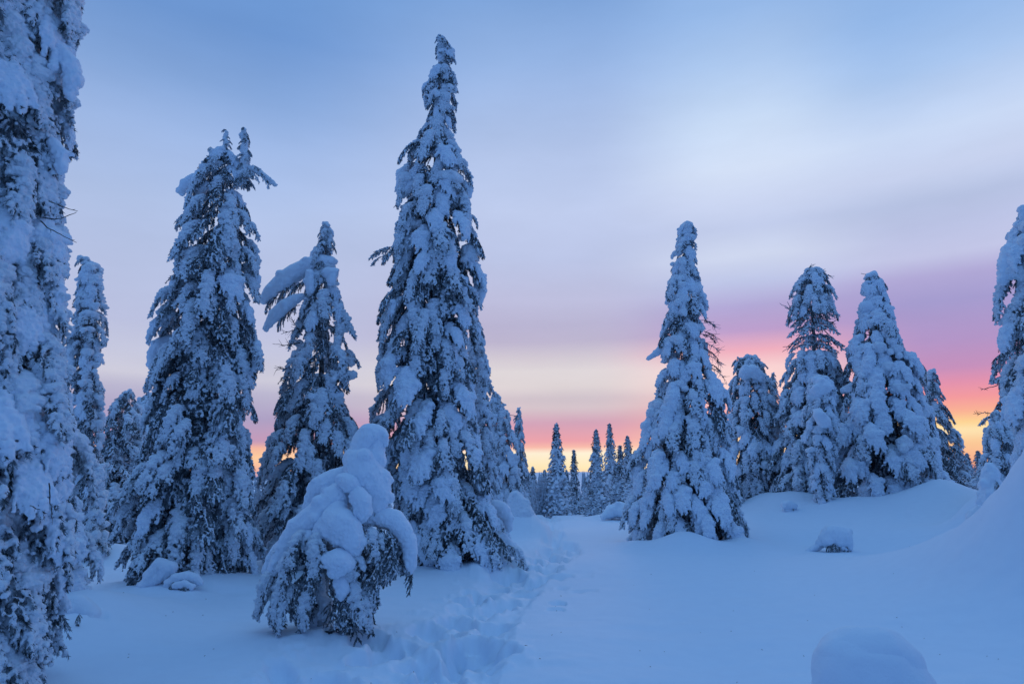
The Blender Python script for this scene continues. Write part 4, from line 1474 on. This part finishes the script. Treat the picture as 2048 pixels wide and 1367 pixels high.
small('lumpy snow-bent twigs lying at the foot of the three-tipped spruce', 365, 1178, None,
      [[(338, 1166, 10, 0), (352, 1156, 12, 0), (372, 1152, 12, 0), (392, 1156, 11, 0), (402, 1164, 8, 0)], [(350, 1170, 8, -.1), (370, 1168, 9, -.1), (385, 1172, 8, -.1)],
       [(300, 1150, 16, .1), (320, 1130, 17, .1), (342, 1135, 15, .1), (290, 1170, 16, .1)]],
      [('needle', 350, 1160, -.05, 4.3, .2, .2, True), ('needle', 375, 1158, -.05, 4.9, .2, .2, True)], seed=360, name='snow_bent_shrub', cat='shrub')
small('small rounded snow shrub at the base of the tallest spruce, left side', 860, 1135, 12.6,
      [[(838, 1075, 18, 0), (850, 1092, 24, 0), (860, 1112, 22, 0)], [(826, 1045, 9, 0), (832, 1060, 11, 0)]], seed=370, lump=.03, name='snow_shrub', cat='shrub')
small('snow heap with a dark opening at the foot of the left edge tree', 150, 1225, 7.6,
      [[(120, 1225, 34, 0), (150, 1222, 32, 0), (178, 1236, 26, 0), (110, 1245, 36, 0)]],
      [('needle', 160, 1225, -.35, 4.9, .12, .4, False)], seed=380, lump=.03, name='snow_heap', cat='snow heap')


def frosted_bush(label, u0, u1, vt, vb, Y, n, seed, name='frosted_birch_bush'):
    r = np.random.default_rng(seed)
    c_ = P((u0 + u1) / 2, vb, Y)
    z = gz(c_[0], c_[1])
    root = thing(name, (c_[0], c_[1], z), label, 'bush')
    s = Soup()
    w = (u1 - u0) / F_PX * Y / 2
    h = P(0, vt, Y)[2] - z
    for _ in range(n):
        b = np.array([r.normal(0, w * .25), r.normal(0, w * .25), -.1])
        d_ = np.array([r.normal(0, w * .6), r.normal(0, w * .6), h * r.uniform(.55, 1)])
        t_ = np.linspace(0, 1, 6)[:, None]
        pp = b + d_ * t_ + np.array([r.normal(0, .05), r.normal(0, .05), 0]) * np.sin(t_ * 3)
        s.add(*tube(pp, np.linspace(.018, .009, 6), 4))
        for q in range(14):
            i = r.integers(1, 6)
            dd = r.normal(0, 1, 3) + [0, 0, .5]
            dd *= r.uniform(.08, .28) * h / 2 / np.linalg.norm(dd)
            s.add(*tube(pp[i] + np.linspace(0, 1, 3)[:, None] * dd, [.013, .012, .009], 4))
    link('crown', s.mesh('rimed_twigs', [M_RIME], True), root)
    st = Soup()
    st.add(*tube(np.array([[0, 0, -.2], [0.02, 0, h * .3], [0, 0, h * .6]]), [.03, .02, .01], 6))
    link('stem', st.mesh('stem', [M_BARK], True), root)
    return root


frosted_bush('pale rime-covered bush beside the tallest far spruce in the gap', 1062, 1098, 950, 1042, 31, 60, 1)
frosted_bush('pale twiggy rimed bush between the three-tipped spruce and the arm-bent spruce', 500, 545, 960, 1110, 14.5, 55, 2)
frosted_bush('low rimed bush left of the small far trees, near the broad snow foot', 1046, 1070, 985, 1040, 28, 30, 3)
frosted_bush('frosty low bush under the shaggy wide-topped spruce', 1440, 1500, 950, 1020, 23, 45, 4)

# ------------------------------------------------------------------ far trees
FARM = []
for k in range(4):
    r = np.random.default_rng(500 + k)
    sn, nd = [], Soup()
    small_tp = []
    H = 1.0
    s = Soup()
    SC, SR = [], []
    z = 0.99
    ph = 0
    while z > 0.02:
        rm = (0.012 + 0.155 * (1 - z) ** 0.8) * r.uniform(.8, 1.15)
        if k == 1 and .35 < z < .75:
            rm *= r.uniform(.5, .9)
        nr_ = 5 if z > .6 else 7
        for q in range(nr_):
            a_ = ph + q * 2 * pi / nr_ + r.uniform(-.3, .3)
            R_ = rm * r.uniform(.7, 1.15)
            e_ = np.array([cos(a_), sin(a_), 0])
            for j in range(5):
                t_ = (j + 1) / 5
                c_ = e_ * R_ * t_ + [0, 0, z - 0.75 * R_ * t_ ** 1.6] + r.normal(0, .004, 3)
                rr = max(.0045, R_ * .20 * (1.1 - .45 * t_)) * r.uniform(.7, 1.3)
                if r.random() < (.85 if k != 1 else .6):
                    SC.append(c_ + [0, 0, rr * .4])
                    SR.append([rr * 1.15, rr * 1.15, rr * .9])
                cnt = 9
                dd = r.normal(0, 1, (cnt, 3)) * [.7, .7, .4] + e_ * .6 + [0, 0, -.8]
                dd /= np.linalg.norm(dd, axis=1)[:, None]
                ln = r.uniform(.010, .028, cnt)[:, None] * (0.5 + R_ / .12)
                wv = np.cross(dd, r.normal(0, 1, (cnt, 3)))
                wv /= np.linalg.norm(wv, axis=1)[:, None]
                wv *= .0035
                nv = np.stack([c_ - wv, c_ + wv, c_ + dd * ln], 1).reshape(-1, 3)
                nd.add(nv, np.arange(len(nv)).reshape(-1, 3))
        ph += 1.3
        z -= max(.012, rm * .30)
    v_, f_ = spheres(np.array(SC), np.array(SR))
    sm = remeshed('crown_snow', v_, f_, .0058, M_SNOW, rough=.0025, rs=90, seed=k, relax=1, keep=False)
    nm = nd.mesh('crown_needles', [M_NEEDLE])
    tv, tf = tube(np.array([[0, 0, -.05], [0, 0, .5], [0, 0, 1.0]]), [.016, .010, .002], 6)
    tm = mesh_np('trunk', tv, tf, [M_BARK])
    FARM.append((sm, nm, tm))


def far_tree(label, u, vt, vb, Y, k, wide=1.0, group='small spruces in the glowing gap at the far end of the track', lean=0.0, rz=None):
    pt = P(u, vt, Y)
    pb = P(u, vb, Y)
    h = pt[2] - pb[2]
    root = thing('spruce_tree', (pb[0], pb[1], pb[2]), label, 'tree', group)
    sm, nm, tm = FARM[k]
    rz = rz if rz is not None else u * .37
    for nme, me in (('crown', nm), ('trunk', tm)):
        o = link(nme, me, root)
        o.scale = (h * wide, h * wide, h)
        o.rotation_euler = (0, lean, rz)
        if nme == 'crown':
            link('snow_load', sm, o)['kind'] = 'stuff'
    return root


FT = [('tallest small spruce standing clear in the bright gap', 1115, 845, 1046, 31, 0, 1.0),
      ('ragged small spruce with a hooked tip right of the tallest one in the gap', 1150, 898, 1042, 33, 1, .95),
      ('left spire of the close pair right of the ragged one, arm sticking out left', 1196, 857, 1040, 33, 2, 1.0),
      ('thin needle-topped spire, tallest of the right cluster in the gap', 1224, 845, 1035, 36, 3, .85),
      ('blunt fork-topped small spruce beside the lone plump spruce', 1260, 870, 1030, 34, 2, 1.1),
      ('small spruce with a thin forked tip between the spire and the blunt one', 1244, 889, 1030, 38, 1, 1.2),
      ('short dark spruce right next to the thin dark spruce in the gap', 1066, 932, 1036, 34, 0, 1.3),
      ('tiny pointed spruce above the rimed bush', 1090, 938, 1036, 44, 3, 1.2),
      ('tiny far spruce between the two clear small spruces', 1134, 938, 1032, 48, 3, 1.1),
      ('tiny far spruce just left of the right cluster in the gap', 1172, 954, 1034, 50, 0, 1.1),
      ('low frosted young spruce in front of the right cluster', 1184, 975, 1046, 29, 0, 1.9),
      ('wide snowy young spruce between the cluster and the snow-covered log', 1238, 925, 1038, 29.5, 2, 1.7),
      ('squat snowy spruce touching the left side of the lone plump spruce', 1276, 900, 1038, 27, 0, 1.7),
      ('tiny far spruce with its tip just above the crest at the gap centre', 1058, 945, 1036, 42, 3, 1.4),
      ('small dark spruce leaning in the distance below the second dark spruce', 1927, 862, 1000, 36, 1, 1.1),
      ('low snowy spruce beside the small distant dark spruce at right', 1945, 905, 1000, 30, 0, 1.5),
      ('low snowy spruce just below the two dark spruces at right', 1900, 900, 1000, 31, 2, 1.4),
      ('short snowy spruce left of the pointed snow-buried young spruce', 1968, 900, 1000, 24, 3, 1.6),
      ('small low spruce between the shaggy and sparse-crowned spruces', 1552, 860, 1010, 27, 2, 1.4),
      ('low frosty spruce under the left side of the shaggy spruce', 1462, 900, 1020, 26, 0, 1.5),
      ('broad frosted background spruce low between the slim column and three-tipped spruces', 228, 850, 1090, 20, 0, 1.9),
      ('thin background spruce tip behind the frosty left trees', 274, 784, 1050, 34, 3, .9)]
for i, (lb, u, vt, vb, Y, k, w) in enumerate(FT):
    grp = 'small spruces in the glowing gap at the far end of the track' if u < 1300 and u > 1000 else 'small background spruces'
    far_tree(lb, u, vt, vb, Y, k, w, grp)

# far-off wood that reads as one mass, beyond the crest
fr = np.random.default_rng(77)
nd = Soup()
V1, F1 = [], []
sv, sf = ICO1
cone_n = 7
for _ in range(1500):
    y = 60 * (1 + fr.uniform(0, 1) ** 1.5 * 22)
    x = fr.uniform(-.9, .9) * y
    z = float(base_z(np.array([x]), np.array([y]))[0])
    h = fr.uniform(3.5, 8.5) * (1 if y < 500 else 1.3)
    if y < 130:
        h = min(h, max(2.0, (CAM_H + y * 0.004) - z))
    w = h * fr.uniform(.11, .17)
    for j in range(4):
        zz0 = z + h * (j * .23)
        rr = w * (1 - j * .22) * fr.uniform(.85, 1.15)
        a_ = np.arange(cone_n) * 2 * pi / cone_n + fr.uniform(0, 1)
        ring = np.column_stack([x + rr * np.cos(a_), y + rr * np.sin(a_), np.full(cone_n, zz0) + fr.normal(0, .04 * h, cone_n)])
        tip = np.array([[x + fr.normal(0, .02 * h), y, zz0 + h * .36]])
        nd.add(np.vstack([ring, tip]), np.array([(q, (q + 1) % cone_n, cone_n) for q in range(cone_n)]), 0)
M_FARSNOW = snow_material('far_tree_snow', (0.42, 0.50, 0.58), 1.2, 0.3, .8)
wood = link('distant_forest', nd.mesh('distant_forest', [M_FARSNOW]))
wood['kind'] = 'stuff'
wood['label'] = 'distant snowy spruce forest beyond the crest'
wood['category'] = 'forest'

# needle litter on the snow
s = Soup()
for _ in range(60):
    u, v = fr.uniform(150, 2000), 1100 + 267 * fr.uniform(0, 1) ** .7
    x, y = flat(u, v)
    z = float(ground_z(np.array([x]), np.array([y]))[0]) + .004
    a_ = fr.uniform(0, 6.28)
    ln = fr.uniform(.006, .028)
    s.add(*tube(np.array([[x, y, z], [x + ln * .5 * cos(a_), y + ln * .5 * sin(a_), z + .003], [x + ln * cos(a_), y + ln * sin(a_), z + .002]]), [.0022, .002, .0012], 4))
lit = link('needle_litter', s.mesh('litter', [M_TWIG], True))
lit['kind'] = 'stuff'
lit['label'] = 'scattered dark needles and bits of twig on the snow'
lit['category'] = 'litter'

# second layer of things ends here
tri = 0
seen = set()
for o in bpy.data.objects:
    if o.type == 'MESH' and o.data.name not in seen:
        seen.add(o.data.name)
        o.data.calc_loop_triangles()
        tri += len(o.data.loop_triangles)
print('TRIS', tri, 'BOUGHS', NB[0], 'GROUND', ng, 'OBJECTS', len(bpy.data.objects))
